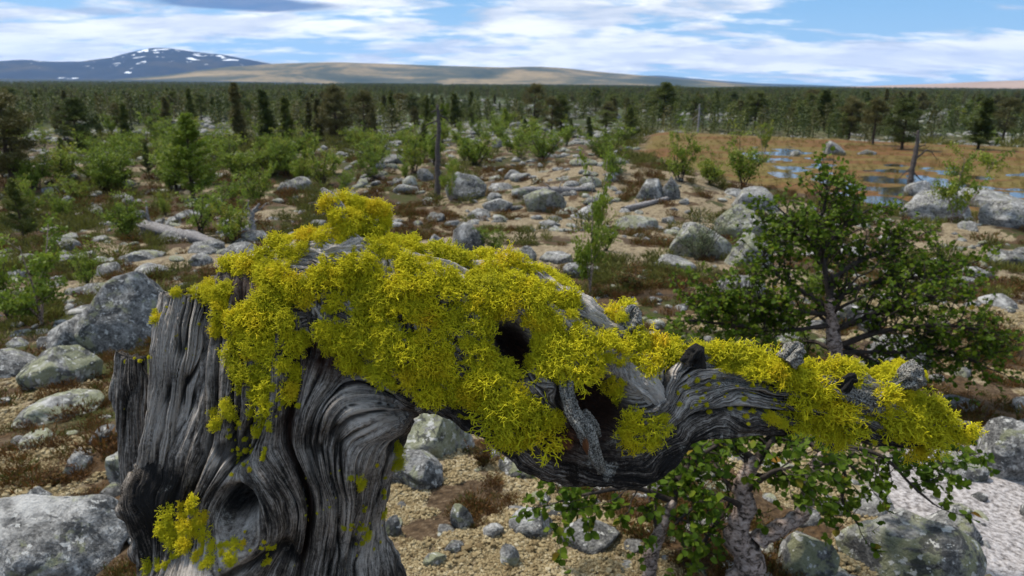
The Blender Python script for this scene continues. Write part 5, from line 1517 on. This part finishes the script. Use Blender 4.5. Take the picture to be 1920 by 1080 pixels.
# --- birch scrub
def leaf_quads(mb, C, L, rg, a, droop=0.0):
    n = len(C); L = np.broadcast_to(L, n)[:, None]
    D = unit(rg.normal(0, 1, (n, 3)) + np.array((0, 0, -droop))); S = unit(np.cross(D, rg.normal(0, 1, (n, 3))))
    V = np.stack([C, C + D * L * .5 + S * L * .42, C + D * L, C + D * L * .5 - S * L * .42], 1).reshape(-1, 3)
    Q = np.arange(n * 4).reshape(-1, 4)
    mb.add(V, None, Q, np.repeat(np.broadcast_to(a, n), 4))
def shrub(seed, mat, stems, leaf, n_leaf, spread, tall=False, bark=None):
    rg = np.random.default_rng(seed); wood = MB(); cr = MB()
    ends = []
    for s in range(stems):
        a = rg.uniform(0, 6.283); tilt = spread * rg.uniform(0.25, 1.0)
        d = np.array((math.cos(a) * tilt, math.sin(a) * tilt, 1.0)); L = rg.uniform(0.7, 1.0)
        P = [np.array((rg.normal(0, .03), rg.normal(0, .03), -0.02))]
        for i in range(6):
            d = d + rg.normal(0, 0.14, 3); P.append(P[-1] + d * L / 6)
        P = np.array(P); wood.tube(P, np.linspace(0.017, 0.004, 7), 4)
        for b in range(13):
            t = rg.uniform(0.22, 1.0) * 6; i = min(int(t), 5); p = P[i] + (P[i + 1] - P[i]) * (t - i)
            a2 = rg.uniform(0, 6.283); d2 = np.array((math.cos(a2), math.sin(a2), rg.uniform(.05, .9))) * rg.uniform(.10, .30)
            q = p + d2; wood.tube([p, p + d2 * .5 + rg.normal(0, .01, 3), q], (0.005, 0.003, 0.0015), 3, cap=False)
            ends.append((p, q))
    per = max(1, n_leaf // len(ends))
    for p, q in ends:
        u = rg.uniform(.25, 1.15, per)[:, None]
        C = p + (q - p) * u + rg.normal(0, 0.030, (per, 3))
        leaf_quads(cr, C, leaf * rg.uniform(.7, 1.25, per), rg, rg.random(), .2)
    return wood.mesh('stems', bark or M_TWIGDARK), cr.mesh('foliage', mat, False, 'var')
SHRUB = [shrub(1300 + i, M_LEAF, 6 + i % 3, 0.046, 2300, 0.75) for i in range(5)]
TALLB = [shrub(1320 + i, M_LEAF, 3, 0.038, 2800, 0.38, bark=M_BIRCHBARK) for i in range(3)]
WILL = [shrub(1340, M_WILLOW, 12, 0.034, 2600, 0.9)]
HEATHB = [shrub(1350 + i, M_HEATH, 16, 0.05, 2600, 0.8) for i in range(2)]
def put_shrub(name, var, p, h, w, label, cat, group=None):
    e = bpy.data.objects.new(name, None); COL.objects.link(e)
    e.location = (p[0], p[1], gz(p[0], p[1]) - 0.01)
    e.scale = (w, w, h); e.rotation_euler = (0, 0, random.uniform(0, 6.28))
    obj('stems', var[0], e); obj('foliage', var[1], e)
    tag(e, label, cat, group)
SHRUBS = [  # x, foot y, w px, h px, set, label
    (85, 610, 200, 165, 'T', 'tall leafy birch stems rising behind the leaning rock slab'),
    (20, 600, 150, 150, 'S', 'leafy birch clump at the edge of the big boulder group'),
    (165, 540, 95, 80, 'S', 'low bright birch shrub above the big granite boulder'),
    (238, 448, 125, 85, 'S', 'round birch bush beside the fallen grey log'),
    (375, 440, 140, 88, 'S', 'bright green birch bush behind the fallen grey log'),
    (440, 455, 120, 90, 'S', 'loose birch bush around the pale forked dead trunk'),
    (480, 385, 100, 75, 'S', 'green birch bush above the pale forked dead trunk'),
    (605, 345, 110, 65, 'S', 'spreading birch bush beyond the upright lichen stub'),
    (845, 378, 60, 75, 'T', 'thin birch saplings in front of the upright pale boulder'),
    (1108, 556, 110, 225, 'T', 'slim twin stemmed birch with sparse leaves above the limb'),
    (1310, 488, 150, 80, 'W', 'grey green willow bush beside the lumpy outcrop'),
    (1792, 418, 120, 125, 'T', 'slender pale stemmed birch in front of the long dark boulder'),
    (1275, 340, 100, 90, 'S', 'spreading yellow green birch on the knoll edge'),
    (1395, 350, 130, 90, 'S', 'dense green birch beside the bog pools'),
    (1432, 285, 46, 50, 'T', 'small bright birch alone in the golden bog'),
    (1330, 345, 100, 60, 'S', 'low birch bush between the knoll and the bog'),
    (925, 470, 80, 45, 'S', 'low birch sprigs behind the dark block of rock'),
    (1150, 330, 90, 55, 'S', 'dark green bush on the crest of the sandy knoll'),
    (1135, 470, 90, 60, 'S', 'green bush beside the slim twin stemmed birch'),
    (700, 340, 80, 60, 'S', 'green bush in front of the bare dead trunk'),
    (890, 310, 120, 70, 'S', 'wide green birch scrub behind the upright pale boulder'),
    (1020, 300, 120, 60, 'S', 'wide green birch scrub behind the sandy knoll'),
    (120, 410, 90, 50, 'S', 'green bush in front of the big dense pine rocks'),
    (1530, 560, 130, 60, 'S', 'low green leaves below the lumpy outcrop'),
    (905, 876, 80, 58, 'H', 'rust red heather bush beside the white lichened boulder in the crook'),
    (160, 968, 110, 46, 'H', 'low rust brown heather bush near the foot of the split slabs'),
    (100, 905, 120, 34, 'H', 'spreading rusty heather cushion below the pyramid boulder'),
    (1862, 660, 90, 60, 'H', 'dark brown heather bush beyond the bushy birch'),
    (1185, 545, 120, 46, 'H', 'dark brown heather behind the crest of the limb'),
]
SET = {'H': HEATHB, 'S': SHRUB, 'T': TALLB, 'W': WILL}
for i, (sx, sy, w, h, st, label) in enumerate(SHRUBS):
    p = at(sx, sy); k = depth_of(p) / FPX
    put_shrub({'S': 'birch_shrub', 'T': 'birch_sapling', 'W': 'willow_bush', 'H': 'heather_bush'}[st], SET[st][i % len(SET[st])], p, h * k * 1.0, w * k * {'S': .62, 'T': .85, 'W': .5, 'H': .5}[st], label, 'shrub' if st != 'T' else 'sapling')
cnt = 0
shr_xy = []
while cnt < 135:
    px = random.uniform(-40, 1960); py = random.choice((random.uniform(235, 300), random.uniform(270, 420), random.uniform(270, 360)))
    p = at(px, py); r = math.hypot(p[0], p[1])
    if in_poly(np.array([p[0]]), np.array([p[1]]), BOG, 1.5)[0] > 0.2: continue
    if emask(np.array([p[0]]), np.array([p[1]]), TAN)[0] > 0.3: continue
    if px > 1280 and py > 330: continue
    if fbm(np.array([p[0] / (r * .15)]), np.array([p[1] / (r * .15)]), 93, 2)[0] < 0.44: continue
    if r < 9: continue
    h = random.uniform(0.5, 1.3) * (1 + r / 70)
    v = random.choice(SHRUB)
    put_shrub('birch_shrub', v, p, h, h * random.uniform(.7, 1.25), near_label(p, h / (0.9 * (1 + r / 70)), 'green birch bush'), 'shrub', 'birch bushes in the scrub belt' if r > 24 else 'low birch bushes on the stony heath')
    cnt += 1

# ------------------------------------------------------------------ dead wood
def snag(name, pts, dep_at, radii, mat, label, twigs, seed, cat='dead tree'):
    """bare dead trunk along picture points at the distance of its foot"""
    rg = np.random.default_rng(seed)
    p = at(*dep_at); dp = depth_of(p)
    P = np.array([W3(a, b, dp) for a, b in pts])
    P[:, :] += p - P[0]
    e = bpy.data.objects.new(name, None); COL.objects.link(e); e.location = p
    tag(e, label, cat)
    R = np.array(radii) * dp / FPX
    q = np.linspace(0, 1, 26); t = np.linspace(0, 1, len(P))
    PP = cat_interp(t, P, q) + rg.normal(0, R.mean() * 0.10, (26, 3)); RR = cat_interp(t, R, q)[:, 0]
    PP[0] = P[0] - (0, 0, R[0])
    mb = MB(); mb.tube(PP - p, RR * rg.uniform(.88, 1.1, 26), 9)
    obj('trunk', mb.mesh('trunk', mat), e)
    for tw in twigs:
        Q = np.array([W3(a, b, dp) for a, b in tw]) - W3(*pts[0], dp)
        mb = MB(); n = len(Q)
        Q = Q + FWD * rg.normal(0, 1) * np.linspace(0, .25, n)[:, None] * np.linalg.norm(Q[-1] - Q[0])
        mb.tube(Q, np.linspace(R.mean() * .42, R.mean() * .10, n), 5)
        obj('dead_branch', mb.mesh('dead_branch', mat), e)
snag('dead_pine', [(820, 372), (821, 330), (820, 280), (823, 240), (820, 196)], (820, 372), (6.2, 5.6, 4.8, 4.2, 2.2), M_SNAG, 'bare straight dead pine trunk standing beside the upright pale boulder',
     [[(822, 225), (800, 232), (788, 245)], [(822, 215), (838, 222), (850, 240)], [(821, 205), (808, 212)], [(822, 210), (832, 206)], [(821, 250), (806, 262)]], 1)
snag('dead_pine', [(1706, 352), (1710, 318), (1718, 280), (1722, 246)], (1706, 352), (5.5, 5, 4.2, 2.5), M_SNAG, 'dark crooked dead pine with bare branches beside the bog pools',
     [[(1714, 300), (1740, 280), (1752, 284), (1765, 298)], [(1712, 312), (1696, 325), (1684, 340)], [(1718, 275), (1740, 270), (1748, 262)], [(1710, 320), (1725, 335), (1745, 345)], [(1721, 255), (1708, 248)]], 2)
snag('dead_birch', [(474, 452), (472, 425), (474, 400), (486, 382)], (474, 452), (8, 6, 4, 2), M_SILVER, 'pale forked dead trunk among bright birch bushes', [[(474, 405), (466, 388), (468, 375)], [(474, 400), (488, 392), (500, 380)], [(472, 420), (460, 410)]], 3)
snag('dead_pine', [(1308, 250), (1310, 225), (1312, 195)], (1308, 250), (2.2, 1.8, .9), M_SILVER, 'grey dead tree with drooping bare twigs at the forest edge',
     [[(1310, 215), (1300, 222), (1294, 236)], [(1310, 208), (1320, 216), (1326, 232)], [(1311, 202), (1302, 208)], [(1311, 204), (1320, 206)], [(1310, 222), (1298, 232)], [(1310, 224), (1321, 234)]], 4)
snag('trunk_stub', [(162, 424), (163, 412)], (162, 424), (6, 4), M_SNAG, 'short broken trunk stub among low stones', [[(163, 418), (158, 406)], [(163, 418), (169, 408)]], 5)
def log(pts, foot, radii, label, seed, mat=M_SILVER):
    rg = np.random.default_rng(seed)
    dps = [at(a, b) for a, b in foot]
    e = bpy.data.objects.new('fallen_log', None); COL.objects.link(e); e.location = dps[0]
    tag(e, label, 'log')
    q = np.linspace(0, 1, 40); P = cat_interp(np.linspace(0, 1, len(dps)), np.array(dps), q)
    R = np.interp(q, np.linspace(0, 1, len(radii)), radii) * depth_of(dps[0]) / FPX
    P[:, 2] += R * 0.9
    mb = MB(); sides = 14
    mb.tube(P - dps[0], R * rg.uniform(.9, 1.1, 40), sides)
    V = mb.V[0]; V += ((vnoise(np.arange(len(V)) % sides * 3.3, np.arange(len(V)) // sides * .12, seed) - .5) * R.mean() * .5)[:, None] * unit(V - np.vstack([np.repeat(P - dps[0], sides, 0), P[-1:] - dps[0]]))
    obj('trunk', mb.mesh('trunk', mat), e)
    for k in range(4):
        i = int(rg.integers(2, 36)); d = unit(rg.normal(0, 1, 3) + np.array((0, 0, .8)))
        mb = MB(); a = P[i] - dps[0]; mb.tube([a, a + d * R[i] * 2.2, a + d * R[i] * 3.2 + rg.normal(0, R[i] * .5, 3)], (R[i] * .28, R[i] * .18, R[i] * .06), 5)
        obj('branch_stub', mb.mesh('branch_stub', mat), e)
log(None, [(278, 438), (320, 448), (370, 456), (416, 466)], (13, 12, 9, 5), 'silver grey fallen log lying below the birch bushes', 21)
log(None, [(980, 362), (1040, 362), (1100, 358)], (6, 6, 4), 'grey fallen pole lying across the sandy knoll', 22)
log(None, [(1168, 398), (1215, 386), (1262, 372)], (6, 5, 3), 'grey fallen log leaning to the split boulder', 23)
log(None, [(690, 328), (705, 334), (722, 340)], (6, 6, 4), 'short dark piece of log on the heath before the dead trunk', 24, M_SNAG)
# ------------------------------------------------------------------ two near birches with real leaves
def leaf_mesh(seed):
    rg = np.random.default_rng(seed)
    prof = [(0.0, 0.04), (0.30, 0.43), (0.66, 0.38), (1.0, 0.03)]
    V = []; cup = rg.uniform(.08, .22); bend = rg.uniform(-.2, .25)
    for t, w in prof: V += [(-w, t, w * cup * 1.6 - bend * t * t), (0, t, -bend * t * t), (w, t, w * cup * 1.6 - bend * t * t)]
    Q = []
    for i in range(3):
        a = i * 3; Q += [(a, a + 1, a + 4, a + 3), (a + 1, a + 2, a + 5, a + 4)]
    return np.array(V, float), np.array(Q)
LEAFV = [leaf_mesh(i) for i in range(5)]
def near_birch(label, base, limbs, leaf, seed, trunk_r, twig_scale, n_sub):
    """limbs: lists of (px,py,distance,radius px); the first point of the first limb is the foot"""
    rg = np.random.default_rng(seed)
    e = bpy.data.objects.new('birch_tree', None); COL.objects.link(e); e.location = base
    tag(e, label, 'tree')
    base = np.array(base)
    wood = MB(); trunk = MB(); LV = []
    def twig(p, d, L, r, lvl):
        n = 4; P = [p]
        for i in range(n):
            d = unit(d + rg.normal(0, .20, 3) + np.array((0, 0, .05))); p = p + d * L / n; P.append(p)
        wood.tube(np.array(P) - base, np.linspace(r, r * .55, n + 1), 4 if lvl else 3)
        if lvl > 0:
            for k in range(int(rg.integers(3, 6))):
                i = int(rg.integers(1, n + 1)); s = unit(np.cross(d, rg.normal(0, 1, 3)))
                twig(P[i], unit(d * .7 + s * .8), L * rg.uniform(.4, .7), r * .55, lvl - 1)
        if lvl <= 1:
            m = int(rg.integers(4, 8)) if lvl == 0 else 3
            for k in range(m):
                t = rg.uniform(.25, 1.0) * n; i = min(int(t), n - 1)
                q = P[i] + (P[i + 1] - P[i]) * (t - i)
                s = unit(np.cross(d, rg.normal(0, 1, 3)))
                yd = unit(d * .4 + s * .8 + np.array((0, 0, -.25)))
                nz = unit(np.array((0, 0, 1.0)) + rg.normal(0, .55, 3))
                xd = unit(np.cross(yd, nz)); nz = np.cross(xd, yd)
                LV.append((q, np.stack([xd, yd, nz], 1), leaf * rg.uniform(.65, 1.25)))
    for li, lm in enumerate(limbs):
        lm = np.array(lm, float)
        C = W3(lm[:, 0], lm[:, 1], lm[:, 2]); R = lm[:, 3] * lm[:, 2] / FPX
        q = np.linspace(0, 1, 6 * len(lm)); t = np.linspace(0, 1, len(lm))
        PP = cat_interp(t, C, q); RR = np.maximum(cat_interp(t, R, q)[:, 0], R.min() * .7)
        PP = PP + rg.normal(0, 1, PP.shape) * RR[:, None] * 0.07
        (trunk if lm[0, 3] > trunk_r else wood).tube(PP - base, RR * rg.uniform(.88, 1.14, len(RR)), 8)
        Lt = np.linalg.norm(np.diff(C, axis=0), axis=1).sum()
        T = unit(np.gradient(PP, axis=0))
        dens = n_sub * Lt / twig_scale * (0.25 if lm[0, 3] > trunk_r else 1)
        for k in range(int(dens)):
            i = int(rg.uniform(.22 if lm[0, 3] <= trunk_r else .6, 1) * (len(PP) - 1))
            s = unit(np.cross(T[i], rg.normal(0, 1, 3)))
            twig(PP[i], unit(T[i] * .6 + s * .8 + np.array((0, 0, .15))), twig_scale * rg.uniform(.5, 1.1), max(RR[i] * .35, .0016), 1)
        twig(PP[-1], T[-1], twig_scale * .7, max(RR[-1] * .7, .0016), 1)
    obj('trunk', trunk.mesh('trunk', M_BIRCHBARK), e)
    obj('branches', wood.mesh('branches', M_TWIGDARK), e)
    pr = np.array([l[0] for l in LV]); u, w, z = project(pr)
    vis = (u > 0) & (u < 1920) & (w > 0) & (w < 1080)
    score = np.array([l[2] for l in LV]) / z + vis * 10
    order = np.argsort(-score)
    big = set(order[:290].tolist())
    lib = []
    for i, (V, Q) in enumerate(LEAFV):
        lib.append(mesh_np('leaf', V, Q, M_LEAF_D, True, {'var': np.full(len(V), i / 4.0)}))
    cr = MB()
    for i, (p, M, s) in enumerate(LV):
        k = int(rg.integers(5))
        if i in big:
            o = obj('leaf', lib[k], e)
            m4 = Matrix([[*(M[r] * s), (p - base)[r]] for r in range(3)] + [[0, 0, 0, 1]])
            o.matrix_local = m4
        else:
            V, Q = LEAFV[k]
            cr.add((V * s) @ M.T + (p - base), None, Q, rg.random())
    c = obj('foliage', cr.mesh('foliage', M_LEAF_D, True, 'var'), e)
    c['kind'] = 'stuff'
pb = at(1578, 752); D1 = depth_of(pb)
def L1(*pts): return [(a, b, D1 + o, r) for a, b, o, r in pts]
near_birch('bushy dark green birch with a spreading crown rising behind the limb', pb, [
    L1((1578, 752, 0, 15), (1572, 690, 0, 13), (1562, 620, -.02, 12), (1556, 560, -.05, 9)),
    L1((1556, 560, -.05, 6), (1545, 500, -.05, 5), (1530, 440, 0, 4), (1545, 390, 0, 3), (1552, 345, .02, 2)),
    L1((1540, 480, 0, 4), (1500, 430, -.1, 3), (1470, 400, -.15, 2)),
    L1((1540, 470, 0, 4), (1580, 425, .1, 3), (1625, 395, .15, 2)),
    L1((1550, 530, 0, 5), (1610, 490, .1, 4), (1660, 470, .2, 3), (1690, 440, .2, 2)),
    L1((1556, 580, 0, 5), (1480, 530, -.1, 4), (1430, 490, -.2, 2.5), (1455, 450, -.2, 2)),
    L1((1558, 590, 0, 5), (1470, 580, -.2, 4), (1390, 560, -.3, 3), (1310, 560, -.3, 2)),
    L1((1560, 610, 0, 5), (1460, 620, -.2, 4), (1380, 610, -.3, 3), (1290, 600, -.35, 2)),
    L1((1560, 560, 0, 5), (1640, 530, .1, 4), (1720, 520, .1, 3), (1790, 500, .15, 2)),
    L1((1562, 620, 0, 6), (1640, 590, -.1, 5), (1720, 560, -.2, 3.5), (1780, 560, -.2, 2)),
    L1((1566, 650, 0, 6), (1660, 620, -.2, 5), (1760, 610, -.3, 4), (1850, 620, -.35, 2.5)),
    L1((1568, 660, 0, 5), (1680, 660, -.1, 4), (1780, 660, -.2, 3), (1850, 690, -.2, 2)),
    L1((1568, 660, 0, 5), (1520, 640, .2, 4), (1460, 660, .25, 3)),
    L1((1556, 550, 0, 4), (1580, 500, .25, 3), (1560, 440, .3, 2)),
    L1((1566, 640, 0, 5), (1640, 680, .1, 4), (1700, 720, .1, 3)),
], 0.030, 31, 8.5, 0.26, 13.0)
pc = at(1392, 1100); D2 = depth_of(pc)
def L2(*pts): return [(a, b, D2 + o, r) for a, b, o, r in pts]
near_birch('gnarled low birch with twisted pale stems under the hanging limb', pc, [
    L2((1392, 1110, 0, 34), (1405, 1050, 0, 30), (1380, 1000, 0, 24), (1398, 950, 0, 19), (1392, 905, 0, 16), (1420, 860, 0, 12)),
    L2((1420, 1015, -.02, 18), (1460, 990, -.03, 15), (1500, 968, -.02, 14), (1516, 930, 0, 13), (1514, 890, 0, 12), (1545, 850, 0, 10)),
    L2((1216, 1110, -.1, 14), (1220, 1050, -.1, 14), (1236, 1000, -.1, 12), (1262, 940, -.08, 9.5)),
    L2((1262, 945, -.08, 7), (1278, 890, -.08, 6), (1320, 850, -.05, 4), (1380, 815, 0, 2.5)),
    L2((1262, 940, -.08, 6), (1190, 915, -.1, 4.5), (1110, 925, -.12, 3), (1050, 940, -.12, 2)),
    L2((1270, 900, -.08, 5), (1200, 870, -.02, 4), (1120, 875, .05, 3), (1040, 890, .05, 2)),
    L2((1278, 880, -.08, 5), (1240, 850, .1, 3.5), (1180, 850, .15, 2)),
    L2((1420, 860, 0, 7), (1360, 835, .05, 5), (1300, 840, .05, 3), (1250, 860, .05, 2)),
    L2((1420, 855, 0, 7), (1450, 810, .1, 5), (1490, 780, .15, 3)),
    L2((1400, 920, 0, 6), (1440, 890, -.1, 5), (1470, 880, -.15, 3), (1500, 900, -.15, 2)),
    L2((1545, 850, 0, 7), (1500, 820, .05, 5), (1440, 830, .05, 3)),
    L2((1545, 850, 0, 7), (1600, 840, 0, 5), (1660, 860, -.03, 3.5), (1710, 910, -.05, 2.5), (1750, 945, -.05, 2)),
    L2((1560, 845, 0, 5), (1585, 890, -.03, 3.5), (1580, 940, -.03, 2.5), (1610, 985, -.03, 1.5)),
    L2((1560, 840, 0, 5), (1640, 815, .1, 3.5), (1720, 830, .15, 2.5), (1800, 845, .2, 1.5)),
    L2((1395, 950, 0, 6), (1340, 930, -.1, 4), (1290, 960, -.15, 3), (1250, 1000, -.15, 2)),
    L2((1300, 1060, .05, 5), (1330, 1000, .05, 4), (1360, 960, .08, 3)),
], 0.027, 37, 9.0, 0.17, 5.5)

# ------------------------------------------------------------------ ground cover
def cushion(seed):
    rg = np.random.default_rng(seed); mb = MB()
    V0, F0 = ICO[1]
    for k in range(64):
        z = rg.uniform(0, 1); a = rg.uniform(0, 6.283); q = math.sqrt(1 - z * z)
        c = np.array((q * math.cos(a), q * math.sin(a), z * .6)) * rg.uniform(.4, .95)
        s = rg.uniform(.08, .21)
        mb.add(c + V0 * (1 + rg.normal(0, .22, (len(V0), 1))) * s, F0, None, rg.random())
    return mb.mesh('reindeer_lichen', M_CREAM, False, 'var')
def heath_tuft(seed, mat, n, hgt, name):
    rg = np.random.default_rng(seed); mb = MB()
    a = rg.uniform(0, 6.283, n); q = rg.random(n) ** .6 * .6
    C = np.stack([q * np.cos(a), q * np.sin(a), rg.uniform(0, hgt * .75, n)], -1)
    D = unit(np.stack([np.cos(a) * .5, np.sin(a) * .5, np.ones(n)], -1) + rg.normal(0, .35, (n, 3)))
    tris_cloud(mb, C, D, rg.uniform(.18, .42, n) * hgt, rg.uniform(.018, .04, n), rg, rg.random(n))
    return mb.mesh(name, mat, False, 'var')
LIB_C = lib_collection('cushion_lib', [cushion(1400 + i) for i in range(6)])
LIB_H = lib_collection('heather_lib', [heath_tuft(1420 + i, M_HEATH, 190, .8, 'heather') for i in range(5)])
LIB_G = lib_collection('scrub_lib', [heath_tuft(1430 + i, M_SCRUB, 170, .9, 'scrub') for i in range(4)])
LIB_S = lib_collection('sedge_lib', [heath_tuft(1440 + i, M_SEDGE, 60, 1.3, 'sedge') for i in range(3)])
def put_cover(name, n, r0, r1, test, size, lib, k, label, cat, flat=1.0):
    x, y, r = sample(n, r0, r1, .84)
    m = test(x, y, r) & ~near_stump(x, y)
    x, y, r = x[m], y[m], r[m]; n = len(x)
    s = size(r) * np.exp(rg.normal(0, .3, n))
    scatter(name, np.stack([x, y, ground_h(x, y) - s * .12], -1), stuff_rot(n, .2), np.stack([s, s, s * flat], -1), rg.integers(0, k, n), lib, label, cat)
def t_cream(x, y, r):
    tn, pt, ru, b = cover(x, y); return (COV_T(x, y) > .45) & (b < .3) & (pt < .35)
def t_heath(x, y, r):
    tn, pt, ru, b = cover(x, y); return (fbm(x / (.3 + .05 * r), y / (.3 + .05 * r), 109, 3) > .62) & (b < .3) & (pt < .3) | ((COV_T(x, y) < .35) & (fbm(x / .5, y / .5, 103, 3) + .16 * ru > .50) & (b < .3) & (pt < .4)) | ((ru > .5) & (fbm(x / .4, y / .4, 104, 3) > .5))
def t_scrub(x, y, r):
    tn, pt, ru, b = cover(x, y); return (COV_T(x, y) < .3) & (fbm(x / (.3 + r * .08), y / (.3 + r * .08), 107, 3) > .52) & (b < .3)
put_cover('reindeer_lichen', 24000, 1.8, 11, t_cream, lambda r: .020 + .0042 * r, LIB_C, 6, 'pale crunchy reindeer lichen carpeting the ground around the stump', 'lichen', .8)
put_cover('heather_tufts', 11000, 1.8, 45, t_heath, lambda r: .030 + .0105 * r, LIB_H, 5, 'rusty brown heather and crowberry tufts on the moor', 'heather', .9)
put_cover('low_scrub', 5200, 8, 90, t_scrub, lambda r: .06 + .013 * r, LIB_G, 4, 'low green dwarf shrubs between the stones of the moor', 'scrub', .9)
put_cover('bog_sedge', 5000, 24, 75, lambda x, y, r: in_poly(x, y, BOG, 2.0) > .6, lambda r: .16 + r * .002, LIB_S, 3, 'golden sedge growing in the flat bog', 'sedge', .8)

# ------------------------------------------------------------------ haze
def haze():
    bm = bmesh.new(); bmesh.ops.create_cube(bm, size=1.0)
    me = bpy.data.meshes.new('haze'); bm.to_mesh(me); bm.free()
    o = obj('haze', me, None, (0, 0, 400), None, (37000, 37000, 900))
    m = bpy.data.materials.new('hazy_air'); m.use_nodes = True
    nt = NT(m.node_tree); nt.n.clear()
    out = nt.node('ShaderNodeOutputMaterial'); v = nt.node('ShaderNodeVolumePrincipled')
    v.inputs['Color'].default_value = (0.28, 0.52, 1.0, 1)
    v.inputs['Density'].default_value = 3.0e-5
    v.inputs['Anisotropy'].default_value = 0.2
    nt.l.new(v.outputs[0], out.inputs['Volume'])
    me.materials.append(m)
    tag(o, 'thin blue haze over the far plain and hills', 'haze', kind='stuff')
haze()
